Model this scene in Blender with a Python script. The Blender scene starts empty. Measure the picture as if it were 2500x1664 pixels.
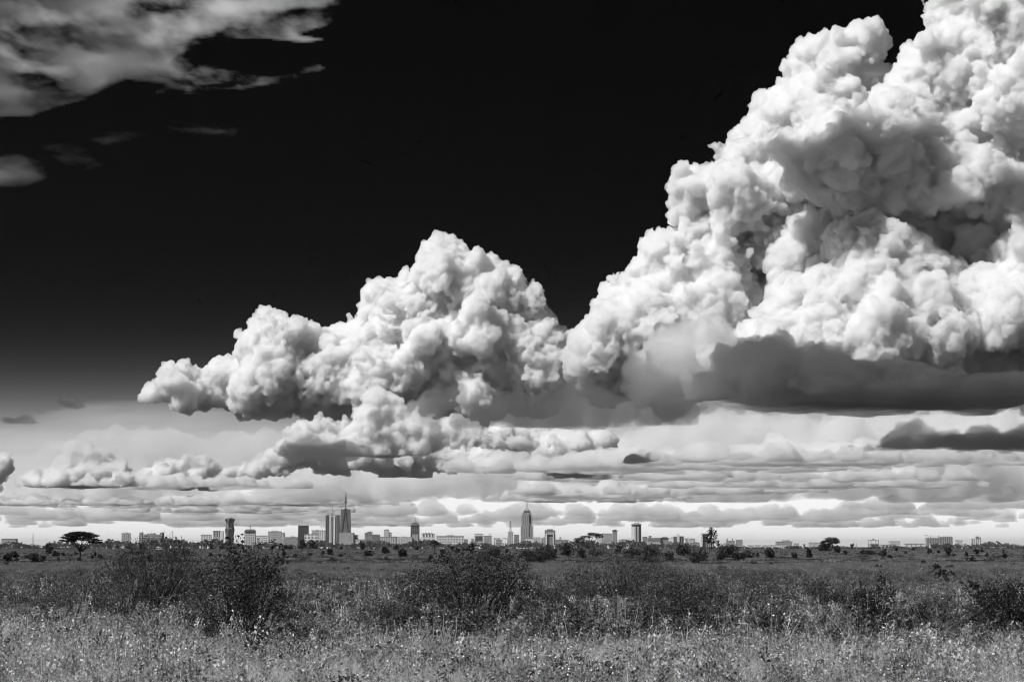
import bpy, bmesh, math, random
import numpy as np
from mathutils import Vector, Matrix
R = math.radians
sc = bpy.context.scene
COL = sc.collection
F = 4861.0                      # focal length in photo pixels (70 mm on 36 mm, 2500 px wide)
V0 = 1336.0                     # row of the horizon in the photo
H = 2.5                         # eye height: standing in an open vehicle
PITCH = math.atan((V0 - 832) / F)
# ------------------------------------------------------------------ camera
cam = bpy.data.objects.new('camera', bpy.data.cameras.new('camera'))
COL.objects.link(cam)
cam.data.lens = 70; cam.data.sensor_width = 36
cam.data.clip_start = .5; cam.data.clip_end = 400000
cam.location = (0, 0, H); cam.rotation_euler = (R(90) + PITCH, 0, 0)
sc.camera = cam

def ray(u, v):
    x = (u - 1250) / F; y = (832 - v) / F
    c, s = math.cos(PITCH), math.sin(PITCH)
    return np.array([x, c - y * s, s + y * c])
def at(u, v, D):
    d = ray(u, v)
    return d * (D / d[1]) + np.array([0, 0, H])

# ------------------------------------------------------------------ object helpers
def tag(o, label=None, cat=None, group=None, kind=None):
    if label: o['label'] = label
    if cat: o['category'] = cat
    if group: o['group'] = group
    if kind: o['kind'] = kind
    return o
def link(name, me, mat=None, parent=None, loc=None):
    o = bpy.data.objects.new(name, me)
    COL.objects.link(o)
    if mat is not None: me.materials.append(mat)
    if parent is not None: o.parent = parent
    if loc is not None: o.location = loc
    return o
def empty(name, loc, rz=0):
    o = bpy.data.objects.new(name, None); COL.objects.link(o)
    o.location = loc; o.rotation_euler = (0, 0, rz); o.empty_display_size = .5
    return o
def mesh_np(name, V, Fc):
    V = np.asarray(V, np.float32); Fc = np.asarray(Fc, np.int32)
    me = bpy.data.meshes.new(name)
    me.vertices.add(len(V)); me.vertices.foreach_set('co', V.ravel())
    n = Fc.shape[1]
    me.loops.add(Fc.size); me.loops.foreach_set('vertex_index', Fc.ravel())
    me.polygons.add(len(Fc)); me.polygons.foreach_set('loop_start', np.arange(0, Fc.size, n, dtype=np.int32))
    me.polygons.foreach_set('loop_total', np.full(len(Fc), n, np.int32))
    me.update(calc_edges=True)
    return me
ICO = {}
def ico(n):
    if n not in ICO:
        bm = bmesh.new(); bmesh.ops.create_icosphere(bm, subdivisions=n, radius=1)
        ICO[n] = (np.array([v.co[:] for v in bm.verts]), np.array([[l.index for l in f.verts] for f in bm.faces]))
        bm.free()
    return ICO[n]
class NT:
    """tiny node-tree helper"""
    def __init__(s, tree): s.t = tree; s.t.nodes.clear()
    def n(s, typ, ins=None, **kw):
        nd = s.t.nodes.new(typ)
        for k, v in kw.items(): setattr(nd, k, v)
        for k, v in (ins or {}).items(): s.set(nd.inputs[k], v)
        return nd
    def set(s, sock, v):
        if isinstance(v, bpy.types.NodeSocket): s.t.links.new(v, sock)
        elif isinstance(v, bpy.types.Node): s.t.links.new(v.outputs[0], sock)
        else: sock.default_value = v
    def m(s, op, a, b=None, c=None, clamp=False):
        nd = s.t.nodes.new('ShaderNodeMath'); nd.operation = op; nd.use_clamp = clamp
        for i, x in enumerate((a, b, c)):
            if x is not None: s.set(nd.inputs[i], x)
        return nd.outputs[0]
def g4(x): return (x, x, x, 1)

# ------------------------------------------------------------------ light and sky (black-and-white film behind a deep red filter)
HAZE_DENS = 1.5e-5
SUN_EL, SUN_AZ = R(50), R(-122)          # azimuth from the view axis, negative = to the left, behind the camera
w = bpy.data.worlds.new('World'); sc.world = w; w.use_nodes = True
t = NT(w.node_tree)
sky = t.n('ShaderNodeTexSky', sky_type='NISHITA', sun_disc=False, sun_elevation=SUN_EL, sun_rotation=SUN_AZ,
          air_density=1.0, dust_density=1.0, ozone_density=1.0, altitude=1600)
sep = t.n('ShaderNodeSeparateColor', {0: sky.outputs[0]})
# the filter and the hard print: blue sky falls to black, the pale air at the horizon stays light
red = t.m('POWER', t.m('DIVIDE', sep.outputs[0], 4.85), 12.0)
red = t.m('MULTIPLY', red, 6.5)
red = t.m('DIVIDE', red, t.m('ADD', t.m('DIVIDE', red, 10.5), 1.0))
bg = t.n('ShaderNodeBackground', {0: red, 1: .1})
t.n('ShaderNodeOutputWorld', {0: bg.outputs[0]})
sun = bpy.data.objects.new('sun', bpy.data.lights.new('sun', 'SUN')); COL.objects.link(sun)
sun.data.energy = 5.0; sun.data.angle = R(.5)
SUND = Vector((math.sin(SUN_AZ) * math.cos(SUN_EL), math.cos(SUN_AZ) * math.cos(SUN_EL), math.sin(SUN_EL)))
sun.rotation_euler = SUND.to_track_quat('Z', 'Y').to_euler()
sc.view_settings.view_transform = 'Standard'; sc.view_settings.look = 'None'
sc.view_settings.exposure = 0; sc.view_settings.gamma = 1
# ------------------------------------------------------------------ clouds: closed bodies of white scattering vapour
K = 2500 / 2356                           # outlines below were read off a 2356 px wide view
def poly_px(p): return np.array(p, float) * K
def dist_poly(P, poly):
    d = np.full(len(P), 1e9); ins = np.zeros(len(P), bool)
    for p, q in zip(poly, np.roll(poly, -1, 0)):
        e = q - p; L = (e @ e) + 1e-9
        tt = np.clip(((P - p) @ e) / L, 0, 1)
        d = np.minimum(d, np.hypot(*(P - (p + tt[:, None] * e)).T))
        c = ((p[1] > P[:, 1]) != (q[1] > P[:, 1])) & (P[:, 0] < (q[0] - p[0]) * (P[:, 1] - p[1]) / (q[1] - p[1] + 1e-12) + p[0])
        ins ^= c
    return np.where(ins, d, -d)
def vapour(name, dens, aniso=0.0, noise=None, rate=1.0):
    m = bpy.data.materials.new(name); m.use_nodes = True
    t = NT(m.node_tree)
    m.cycles.volume_step_rate = rate
    d = dens
    if noise:                              # streaks: (scale x, y, z in metres, lo, hi)
        tc = t.n('ShaderNodeTexCoord')
        mp = t.n('ShaderNodeMapping', {0: tc.outputs['Object']}); mp.inputs['Scale'].default_value = (1 / noise[0], 1 / noise[1], 1 / noise[2])
        nz = t.n('ShaderNodeTexNoise', {'Vector': mp.outputs[0], 'Scale': 1.0, 'Detail': 7.0, 'Roughness': .62})
        mr = t.n('ShaderNodeMapRange', {0: nz.outputs[0], 1: noise[3], 2: noise[4], 3: 0.0, 4: dens})
        d = mr.outputs[0]
    p = t.n('ShaderNodeVolumePrincipled', {'Color': g4(1.0), 'Density': d, 'Anisotropy': aniso})
    t.n('ShaderNodeOutputMaterial', {'Volume': p.outputs[0]})
    return m
def bump_tex(size, kind='VORONOI'):
    x = bpy.data.textures.new('billow', kind); x.noise_scale = size
    if kind == 'CLOUDS': x.noise_depth = 4
    return x
def puffs_to_cloud(name, C, Rr, mat, voxel, base, disp, sub=(14, 7), seed=0, up=.5, stretch=(1, 1, 1)):
    rng = np.random.default_rng(seed + 999)
    lev = [(C, Rr)]
    for ns in sub:
        c0, r0 = lev[-1]
        dirs = rng.normal(size=(len(c0), ns, 3)); dirs[..., 1] -= .5; dirs[..., 2] += up
        dirs /= np.linalg.norm(dirs, axis=-1, keepdims=True)
        rr = r0[:, None] * .38 * rng.uniform(.5, 1.25, (len(c0), ns))
        cc = c0[:, None] + dirs * (r0[:, None] * .85)[..., None]
        lev.append((cc.reshape(-1, 3), rr.ravel()))
    C = np.concatenate([a for a, b in lev]); Rr = np.concatenate([b for a, b in lev])
    k = Rr > voxel * .9; C = C[k]; Rr = Rr[k]
    org = C.mean(0); org[2] = base if base is not None else org[2]
    C = C - org
    V0_, F0_ = ico(2)
    V = (C[:, None] + V0_[None] * Rr[:, None, None] * np.array(stretch)).reshape(-1, 3)
    if base is not None: V[:, 2] = np.where(V[:, 2] < 0, V[:, 2] * .1, V[:, 2])
    Fc = (F0_[None] + (np.arange(len(C)) * len(V0_))[:, None, None]).reshape(-1, 3)
    ob = link(name, mesh_np(name, V, Fc), mat, loc=org)
    m = ob.modifiers.new('union', 'REMESH'); m.mode = 'VOXEL'; m.voxel_size = voxel
    for kind, s, a in (('CLOUDS', 1400, 380), ('VORONOI', 620, 330), ('VORONOI', 240, 130), (0, 0, 0), ('VORONOI', 105, 72), (0, 0, 0), ('VORONOI', 50, 30), ('CLOUDS', 60, 14)):
        if not kind:
            m = ob.modifiers.new('union', 'REMESH'); m.mode = 'VOXEL'; m.voxel_size = voxel * .72; continue
        if s * disp[0] < voxel * 1.4: continue
        m = ob.modifiers.new('billow', 'DISPLACE'); m.texture = bump_tex(s * disp[0], kind); m.strength = a * disp[1] * (1 if kind == 'CLOUDS' else -1)
        m.mid_level = .5; m.texture_coords = 'LOCAL'
    if base is not None:
        m = ob.modifiers.new('level_base', 'NODES'); m.node_group = level_base()
    return ob
def level_base():
    """cuts a cloud's underside off level, with a slight swell"""
    if 'level_base' in bpy.data.node_groups: return bpy.data.node_groups['level_base']
    ng = bpy.data.node_groups.new('level_base', 'GeometryNodeTree')
    ng.interface.new_socket('Geometry', in_out='INPUT', socket_type='NodeSocketGeometry'); ng.interface.new_socket('Geometry', in_out='OUTPUT', socket_type='NodeSocketGeometry')
    t = NT(ng)
    gi = t.n('NodeGroupInput'); po = t.n('GeometryNodeInputPosition'); sx = t.n('ShaderNodeSeparateXYZ', {0: po.outputs[0]})
    nz = t.n('ShaderNodeTexNoise', {'Vector': po.outputs[0], 'Scale': .0012, 'Detail': 3.0})
    fl = t.m('MULTIPLY', t.m('SUBTRACT', nz.outputs[0], .5), 130.0)
    z = t.m('MAXIMUM', sx.outputs[2], t.m('ADD', fl, t.m('MULTIPLY', sx.outputs[2], .12)))
    cx = t.n('ShaderNodeCombineXYZ', {0: sx.outputs[0], 1: sx.outputs[1], 2: z})
    sp = t.n('GeometryNodeSetPosition', {'Geometry': gi.outputs[0], 'Position': cx.outputs[0]})
    t.n('NodeGroupOutput', {0: sp.outputs[0]})
    return ng
def cloud(name, poly, D, mat, seed=0, n=400, rmax=110, rmin=9, depth=.6, base=None, voxel=18, disp=(1, 1), flat=1.0, sub=(14, 7), up=.5):
    """a cumulus whose outline, seen from the plain, is POLY; it stands D metres off and is about as deep as it is wide"""
    rng = np.random.default_rng(seed)
    poly = poly_px(poly); lo, hi = poly.min(0), poly.max(0)
    P = rng.uniform(lo, hi, (n * 22, 2)); d = dist_poly(P, poly)
    k = d > rmin; P = P[k]; d = d[k]
    acc_p = np.zeros((0, 2)); acc_r = np.zeros(0); acc_d = []
    for i in np.argsort(-np.minimum(d, rmax) * rng.uniform(.6, 1, len(d))):
        r = min(d[i], rmax * rng.uniform(.6, 1))
        if len(acc_p) and np.any(np.hypot(*(P[i] - acc_p).T) < .62 * np.maximum(acc_r, r)): continue
        acc_p = np.vstack([acc_p, P[i]]); acc_r = np.append(acc_r, r); acc_d.append(d[i])
        if len(acc_p) >= n: break
    px = D / F
    C = []
    for q, r, dd in zip(acc_p, acc_r, acc_d):
        z = (min(dd, rmax * 2.2) * depth) * rng.uniform(-1, .35) + rng.normal(0, r * .35) * min(1, depth * 2)
        C.append(at(q[0], q[1], D + z * px))
    return puffs_to_cloud(name, np.array(C), acc_r * px, mat, voxel, base, disp, seed=seed, sub=sub, up=up)
def layer(name, u0, u1, D0, D1, base, thick, mat, seed=0, n=160, voxel=36, disp=(1.0, .8), sub=(10, 4), taper=True):
    """a low sheet of cumulus with one level base, between two distances"""
    rng = np.random.default_rng(seed)
    C = []; Rr = []
    Dm = (D0 + D1) / 2
    xa, xb = (u0 * K - 1250) / F, (u1 * K - 1250) / F
    # a few swells decide where it is tall
    sw = [(rng.uniform(0, 1), rng.uniform(0, 1), rng.uniform(.08, .25), rng.uniform(.3, 1)) for _ in range(10)]
    for _ in range(n):
        a, b = rng.uniform(0, 1), rng.uniform(0, 1)
        e = 1.0
        if taper:
            q = ((a - .5) / .5) ** 2 + ((b - .5) / .5) ** 2
            if q > rng.uniform(.7, 1.05): continue
            e = max(.25, 1 - q ** 2 * .8)
        hgt = max(s[3] * math.exp(-((a - s[0]) ** 2 + (b - s[1]) ** 2) / s[2] ** 2) for s in sw)
        r = thick * (.22 + .78 * hgt) * e * rng.uniform(.6, 1.1)
        D = D0 + (D1 - D0) * b
        C.append((Dm * (xa + (xb - xa) * a), D, base + r * rng.uniform(-.1, .35))); Rr.append(r)
    return puffs_to_cloud(name, np.array(C), np.array(Rr), mat, voxel, base, disp, seed=seed, sub=sub, up=.8, stretch=(1.7, 1.4, .8))
VAP = vapour('cloud_vapour', .028, .35)
VAP_SHADE = vapour('shade_deck_vapour', .0036)  # for the unseen clouds added as sun blockers
VAP_DENSE = vapour('thick_shade_vapour', .015)  # denser kind, also only for the added sun blockers
VAP_SOFT = vapour('thin_cloud_vapour', .004)
VAP_BASE = vapour('cloud_base_vapour', .012)
VAP_WALL = vapour('far_wall_vapour', .0016)
VAP_HAZY = vapour('distant_cloud_vapour', .0018)
VAP_FAR = vapour('far_cloud_vapour', .009, .2)
def ctag(o, label): return tag(o, label, 'cloud')

# the tall storm cloud on the right: several towers, one in front of the other
ctag(cloud('cumulus_tower', [(1640,375),(1700,330),(1740,295),(1755,265),(1760,240),(1780,205),(1775,190),(1790,155),(1840,135),(1850,110),(1890,80),(1930,65),(1975,62),(2005,50),(2035,62),(2045,75),(2050,110),(2060,140),(2075,190),(2120,240),(2100,340),(1980,430),(1800,450)], 24500, VAP, 1, rmax=95, base=None),
     'bright cauliflower cloud tower at upper right with a rounded peak against the black sky')
ctag(cloud('cumulus_tower', [(2160,-80),(2140,10),(2108,38),(2135,60),(2130,95),(2090,98),(2080,130),(2085,160),(2045,195),(2010,225),(1950,320),(1800,420),(1680,500),(1700,700),(1800,920),(2640,920),(2640,-80)], 23200, VAP, 2, n=900, rmax=115),
     'huge white cloud tower running out of the top right corner')
ctag(cloud('cumulus_tower', [(1860,250),(1930,230),(2010,235),(2080,250),(2130,230),(2180,280),(2260,330),(2360,380),(2500,420),(2500,560),(2200,500),(1980,470),(1900,460),(1810,420),(1790,340)], 22000, VAP, 3, rmax=95, depth=.8),
     'grey and white cloud bulge midway up the storm cloud at right, dark hollows below')
ctag(cloud('cumulus_tower', [(1530,430),(1550,395),(1600,360),(1640,375),(1720,340),(1800,380),(1900,440),(1980,470),(1980,520),(1900,560),(1780,560),(1700,530),(1640,480),(1590,480),(1545,470)], 22800, VAP, 4, rmax=80),
     'ragged cloud shoulder jutting left from the middle of the storm cloud')
ctag(cloud('cumulus_tower', [(1320,810),(1320,770),(1350,750),(1385,720),(1370,690),(1385,650),(1420,615),(1490,590),(1500,560),(1560,520),(1620,490),(1680,510),(1740,560),(1770,620),(1800,700),(1800,800),(1700,900),(1480,930),(1340,930)], 23000, VAP, 5, rmax=110),
     'broad white cloud dome low on the left flank of the storm cloud')
ctag(cloud('cumulus_tower', [(1690,800),(1730,700),(1780,640),(1850,630),(1910,560),(1940,510),(2000,490),(2080,530),(2150,600),(2250,600),(2300,540),(2360,500),(2640,480),(2640,930),(2100,930),(1800,900)], 21500, VAP, 6, rmax=120, depth=.7, n=500),
     'large pale cloud mass low on the right above the black cloud base')
ctag(cloud('cumulus_cloud', [(1460,880),(1470,830),(1520,780),(1570,740),(1630,710),(1670,740),(1700,790),(1740,830),(1760,900),(1600,925),(1480,920)], 19300, VAP_FAR, 7, rmax=70),
     'grey arched cloud curl in front of the white dome, left end of the dark roll')
ctag(cloud('cumulus_cloud', [(1660,840),(1690,805),(1760,800),(1800,785),(1850,790),(1900,785),(1950,820),(2010,850),(2000,900),(1950,915),(1800,915),(1700,900)], 17000, VAP_BASE, 8, rmax=55),
     'charcoal grey lumpy cloud roll hanging just above the black cloud base')
ctag(layer('storm_cloud_base', 1540, 2900, 15800, 19600, 1300, 480, VAP_BASE, 9, n=330, disp=(1.0, .9)),
     'black flat cloud base reaching to the right edge of the picture')
# the middle cumulus
ctag(cloud('cumulus_cloud', [(330,905),(345,880),(390,850),(450,855),(540,820),(540,765),(590,740),(620,713),(660,720),(690,750),(730,750),(775,765),(800,740),(830,715),(860,670),(905,640),(912,615),(940,612),(948,650),(958,600),(990,570),(1040,548),(1085,568),(1120,600),(1160,618),(1200,612),(1222,650),(1252,680),(1275,715),(1265,750),(1300,790),(1310,840),(1310,900),(1250,950),(1100,985),(900,985),(750,960),(680,955),(560,935),(330,918)], 27000, VAP, 10, n=800, rmax=86, rmin=5),
     'big white heaped cumulus over the middle of the skyline with a domed summit')
ctag(cloud('cumulus_cloud', [(560,1060),(620,1030),(680,990),(720,955),(790,935),(900,930),(1000,945),(1100,960),(1250,985),(1420,1000),(1420,1085),(560,1085)], 34000, VAP, 15, n=500, rmax=45, rmin=5, base=1190, voxel=28),
     'white puffy cloud bank showing under the middle cumulus, behind the dark scraps')
ctag(cloud('cumulus_cloud', [(640,1010),(668,985),(700,960),(745,948),(790,955),(840,940),(870,915),(930,918),(985,950),(1060,962),(1120,985),(1180,990),(1250,1015),(1240,1045),(1100,1040),(900,1050),(640,1045)], 24500, VAP, 16, n=500, rmax=30, rmin=5, depth=.4, base=1120),
     'bright low cloud bank along the underside of the middle cumulus')
# ragged dark clouds in front of it
ctag(cloud('ragged_cloud', [(935,945),(960,925),(990,915),(1010,890),(1050,880),(1085,895),(1075,930),(1040,955),(990,968)], 20300, VAP_SOFT, 11, rmax=30, rmin=4, voxel=18, disp=(.5,.5)),
     'small ragged dark cloud scrap in front of the lower right of the middle cumulus')
ctag(cloud('ragged_cloud', [(1010,980),(1060,955),(1120,935),(1130,905),(1180,890),(1240,885),(1290,890),(1330,880),(1400,880),(1420,900),(1560,910),(1650,920),(1640,960),(1580,992),(1450,1012),(1300,1012),(1240,990),(1100,990)], 19800, VAP_SOFT, 12, rmax=50, base=1190, voxel=22, disp=(.7,.7)),
     'long dark grey cloud bank with a flat base right of the middle cumulus')
ctag(cloud('ragged_cloud', [(630,1045),(660,1015),(690,1010),(720,1030),(760,1015),(800,1003),(850,1020),(888,1040),(880,1062),(780,1066),(690,1064)], 22000, VAP_FAR, 13, rmax=26, rmin=4, voxel=18, base=945, disp=(.5,.5)),
     'low dark grey cloud with three humps above the twin dark towers')
ctag(cloud('ragged_cloud', [(835,967),(870,945),(915,938),(918,955),(880,972)], 22500, VAP_SOFT, 14, rmax=14, rmin=2, voxel=16, disp=(.4,.35)),
     'thin dark cloud wisp between the three humped cloud and the middle cumulus')
# low layers towards the horizon, all with their bases at one height
for (u0, u1, D0, D1, th, mt, sd, n_, lb) in (
    (1880, 2950, 22800, 25600, 330, VAP_SOFT, 21, 170, 'low flat cloud with a dark base line at right, directly under the black base'),
    (1380, 2700, 26600, 29500, 450, VAP_FAR, 61, 260, 'pale cloud layer filling the gap under the black base at right'),
    (920, 2080, 29600, 32300, 380, VAP_FAR, 22, 210, 'cloud layer with a long thin dark base line right of centre'),
    (1050, 2300, 34000, 36500, 430, VAP_FAR, 32, 190, 'pale cloud layer just behind the long thin dark base line'),
    (1480, 2330, 37200, 41000, 430, VAP_FAR, 23, 150, 'far flat cloud layer low over the right half of the skyline'),
    (1560, 1900, 41500, 45500, 400, VAP_FAR, 62, 70, 'short dark flat cloud streak above the sparse pine'),
    (1110, 1650, 43000, 54000, 560, VAP_FAR, 24, 150, 'far grey cloud bank above the octagonal tower'),
    (40, 780, 37600, 41500, 400, VAP_FAR, 63, 130, 'flat dark based cloud strip under the white heaped clouds at left'),
    (-120, 980, 52000, 61000, 580, VAP_FAR, 27, 620, 'far pale cloud layer over the left half of the skyline'),
    (250, 870, 63000, 71000, 580, VAP_FAR, 64, 110, 'far thin grey cloud streak left of the spire tower'),
    (1900, 2560, 56000, 66000, 700, VAP_HAZY, 65, 120, 'faint pale puffs of cloud low at the far right'),
    (-250, 2650, 72000, 120000, 900, VAP_HAZY, 33, 330, 'farthest thin line of clouds just above the skyline')):
    ctag(layer('cloud_layer', u0, u1, D0, D1, 1190, th, mt, sd, n=n_, voxel=32 if D0 < 50000 else 60, taper=D0 < 70000), lb)
ctag(cloud('cumulus_cloud', [(560,1130),(600,1060),(700,1020),(820,1000),(900,1010),(1000,975),(1120,985),(1250,1000),(1330,965),(1450,985),(1600,960),(1720,950),(1850,965),(1980,945),(2100,960),(2220,940),(2350,955),(2560,930),(2700,950),(2700,1165),(560,1165)], 52000, VAP_WALL, 66, n=500, rmax=60, voxel=80, base=1190, disp=(1.8, 1.6)),
     'pale far wall of cloud behind the flat layers at centre and right')
ctag(cloud('cumulus_cloud', [(-150,1160),(-150,1060),(40,1040),(140,1020),(260,985),(380,985),(470,1005),(560,990),(660,1010),(700,1060),(700,1160)], 56000, VAP_WALL, 67, n=300, rmax=50, voxel=80, base=1190, disp=(1.8, 1.6)),
     'pale far wall of cloud behind the heaped clouds at left')
ctag(cloud('cumulus_cloud', [(35,1110),(70,1075),(150,1050),(175,1025),(215,1022),(255,1040),(285,1045),(310,1085),(330,1105),(320,1128),(200,1132),(80,1128)], 39000, VAP, 25, rmax=40, rmin=4, base=1170, voxel=28), 'white heaped cloud low on the left above the lone acacia')
ctag(cloud('cumulus_cloud', [(320,1085),(350,1060),(400,1048),(430,1045),(470,1060),(520,1070),(600,1040),(630,1030),(680,1060),(700,1090),(600,1110),(420,1115),(320,1120)], 42000, VAP, 26, rmax=34, rmin=4, base=1190, voxel=30), 'long low heaped cloud between the acacia and the twin mast tower')
ctag(cloud('ragged_cloud', [(-60,1020),(0,1030),(25,1050),(40,1080),(30,1105),(5,1130),(-60,1140)], 30000, VAP, 29, rmax=40, rmin=4), 'dark edged cloud fragment cut by the left edge of the picture')
# unseen clouds added overhead, to shade the dark scraps and parts of the storm cloud
def deck(x0, x1, y0, y1, z, thick, seed, label, mat=None):  # builds one added, unseen sun blocker out of cloud puffs
    rng = np.random.default_rng(seed); C = []; Rr = []
    for _ in range(int((x1 - x0) * (y1 - y0) / 2.2e5)):
        r = thick * rng.uniform(.55, 1); C.append((rng.uniform(x0, x1), rng.uniform(y0, y1), z + rng.uniform(0, .3) * r)); Rr.append(r)
    ctag(puffs_to_cloud('added_shade_cloud', np.array(C), np.array(Rr), mat or VAP_DENSE, 70, z, (2, 1), seed=seed, sub=(5,)), label)
def shade_deck_over(x0, x1, y0, y1, ztarget, z, thick, seed, label, mat=None):
    """an unseen cloud added between the sun and the box x0..x1, y0..y1 at height ztarget"""
    k = (z - ztarget) / SUND.z
    deck(x0 + SUND.x * k, x1 + SUND.x * k, y0 + SUND.y * k, y1 + SUND.y * k, z, thick, seed, label, mat)
shade_deck_over(-900, 1500, 18900, 20400, 1500, 6900, 700, 51, 'unseen high cloud bank added overhead to shade the ragged dark clouds', VAP_SHADE)  # added out of view to keep sun off the ragged clouds
shade_deck_over(1950, 7000, 15000, 18500, 1700, 6900, 1000, 53, 'wide high cloud deck added unseen overhead to shade the black base', VAP_SHADE)  # unseen blocker, puts the dark roll and black base in shade
shade_deck_over(-3100, -1300, 21100, 22800, 1300, 6900, 600, 52, 'small unseen cloud added overhead to shade the three humped cloud')  # added blocker, its shadow darkens the three humped cloud
shade_deck_over(2800, 6200, 21200, 21800, 3700, 8900, 500, 54, 'narrow unseen cloud added overhead to shade the middle of the storm cloud')  # unseen, added to cast a dark hollow midway up the storm cloud
shade_deck_over(900, 7200, 14600, 20000, 1700, 8200, 450, 55, 'thin unseen cloud sheet added overhead to part shade the dark roll', vapour('shade_sheet_vapour', .0012))  # added thin blocker, gives partial shade round the roll
shade_deck_over(-4300, -2200, 13400, 14600, 950, 6200, 350, 56, 'small unseen cloud added overhead to shade the black scraps at left')  # unseen blocker, turns the two small scraps dark
# thin high cloud, top left
def pillow(name, poly, D, mat, thick, step=5.0, power=.7, tilt=0.0):
    """a thin cloud: a body that thins out to nothing at its outline"""
    poly = poly_px(poly); lo, hi = poly.min(0) - step, poly.max(0) + step
    us = np.arange(lo[0], hi[0], step); vs = np.arange(lo[1], hi[1], step)
    U, W = np.meshgrid(us, vs); d = dist_poly(np.stack([U.ravel(), W.ravel()], -1), poly).reshape(U.shape)
    t_ = thick * np.clip(d / 60.0, 0, None) ** power
    ins = d > 0
    n0 = U.size; dirs = np.stack([(U - 1250) / F, np.ones_like(U), (832 - W) / F], -1).reshape(-1, 3)
    c, s_ = math.cos(PITCH), math.sin(PITCH)
    dirs = np.stack([dirs[:, 0], c - dirs[:, 2] * s_, s_ + dirs[:, 2] * c], -1); dirs /= dirs[:, 1:2]
    tt = np.maximum(t_.ravel(), 1.0)
    A = dirs * (D - tt / 2)[:, None]; B = dirs * (D + tt / 2)[:, None]
    V = np.concatenate([A, B]) + np.array([0, 0, H]); org = V.mean(0)
    nh, nw = U.shape; Fc = []
    q = ins[:-1, :-1] | ins[1:, :-1] | ins[:-1, 1:] | ins[1:, 1:]
    ii, jj = np.nonzero(q); a = ii * nw + jj
    top = np.stack([a, a + 1, a + nw + 1, a + nw], -1)
    Fc = [top, top[:, ::-1] + n0]
    # rim
    e = {}
    for f in top:
        for k in range(4):
            p_, r_ = int(f[k]), int(f[(k + 1) % 4])
            if (r_, p_) in e: del e[(r_, p_)]
            else: e[(p_, r_)] = 1
    rim = np.array([(r_, p_, p_ + n0, r_ + n0) for p_, r_ in e], int).reshape(-1, 4)
    Fc = np.concatenate(Fc + [rim])
    used = np.unique(Fc); mp = np.zeros(2 * n0, int); mp[used] = np.arange(len(used))
    return link(name, mesh_np(name, (V - org)[used], mp[Fc][:, ::-1]), mat, loc=org)
HIGH = vapour('high_cloud_vapour', .0024, noise=(1000, 2400, 240, .49, .64), rate=.15)
ctag(pillow('high_cloud', [(-60,-60),(760,-60),(800,35),(770,50),(745,62),(720,68),(690,80),(750,92),(700,99),(600,88),(500,92),(440,112),(415,130),(470,150),(540,165),(620,163),(735,150),(750,158),(710,174),(660,188),(520,212),(350,217),(380,195),(290,183),(240,205),(200,228),(130,247),(70,268),(-60,272)], 21000, HIGH, 1500), 'grey streaked high cloud filling the top left corner')
ctag(pillow('high_cloud', [(-60,362),(40,352),(98,372),(110,410),(60,430),(-60,430)], 21000, vapour('dim_cloud_vapour', .0007, noise=(900, 2000, 220, .42, .66), rate=.3), 900), 'small dim grey cloud patch at the left edge below the streaked high cloud')
FAINT = vapour('faint_cloud_vapour', .0007, noise=(500, 1500, 110, .45, .66), rate=.3)
ctag(pillow('high_cloud', [(80,335),(150,325),(205,345),(240,382),(200,395),(150,380)], 21000, FAINT, 600), 'very faint grey cloud wisp right of the dim cloud patch')
ctag(pillow('high_cloud', [(205,320),(250,304),(310,302),(345,312),(290,324),(240,334)], 21000, FAINT, 1200), 'faint thin cloud streak below the streaked high cloud')
ctag(pillow('high_cloud', [(370,292),(400,278),(450,285),(550,296),(540,312),(480,312),(400,300)], 21000, FAINT, 700), 'faintest cloud wisp, farthest right below the streaked high cloud')
# pale veil under the left wing of the middle cumulus
VEIL = vapour('veil_vapour', .0007, noise=(4000, 6000, 700, .25, .62), rate=.5)
ctag(pillow('cloud_veil', [(-80,985),(60,958),(200,924),(330,918),(480,930),(640,955),(760,1000),(720,1070),(500,1085),(300,1075),(120,1095),(-80,1095)], 37000, VEIL, 1500, 8.0), 'smooth pale cloud veil at left under the wing of the middle cumulus')
# black scraps
SCRAP = vapour('scrap_vapour', .012, noise=(110, 110, 80, .40, .58), rate=.4)
ctag(pillow('ragged_cloud', [(-2,962),(14,954),(34,958),(58,950),(75,956),(90,972),(70,978),(40,976),(10,976)], 14000, SCRAP, 500, 2.0), 'small black cloud scrap at the left edge')
ctag(pillow('ragged_cloud', [(126,914),(150,904),(176,914),(200,936),(178,944),(150,938),(134,928)], 14000, SCRAP, 500, 2.0), 'small black cloud scrap left of the middle cumulus')
# ------------------------------------------------------------------ ground, air
def gz(D):
    s = np.clip((np.asarray(D, float) - 300) / 1200, 0, 1)
    return .5 * s * s * (3 - 2 * s)
def dist_for_row(v):
    """how far off the plain is at photo row v"""
    lo, hi = 20.0, 2500.0
    for _ in range(50):
        m = (lo + hi) / 2
        if V0 + (H - float(gz(m))) * F / m > v: lo = m
        else: hi = m
    return (lo + hi) / 2
def ground_bump(x, y):
    return .10 * np.sin(x * .31 + 1.3) * np.sin(y * .23) + .12 * np.sin(x * .11 - y * .07 + 2)
def gpt(x, y):
    D = math.hypot(x, y)
    return float(gz(D)) + float(ground_bump(x, y)) * min(1, 300 / max(D, 1))
na = 180
rad = np.concatenate([[.5], np.geomspace(6, 61000, 110)])
ang = np.linspace(0, 2 * np.pi, na, endpoint=False)
rr, aa = np.meshgrid(rad, ang, indexing='ij')
X, Y = rr * np.sin(aa), rr * np.cos(aa)
Z = gz(rr) + ground_bump(X, Y) * np.minimum(1, 300 / rr) * (rr < 400)
V = np.stack([X, Y, Z], -1).reshape(-1, 3)
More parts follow.
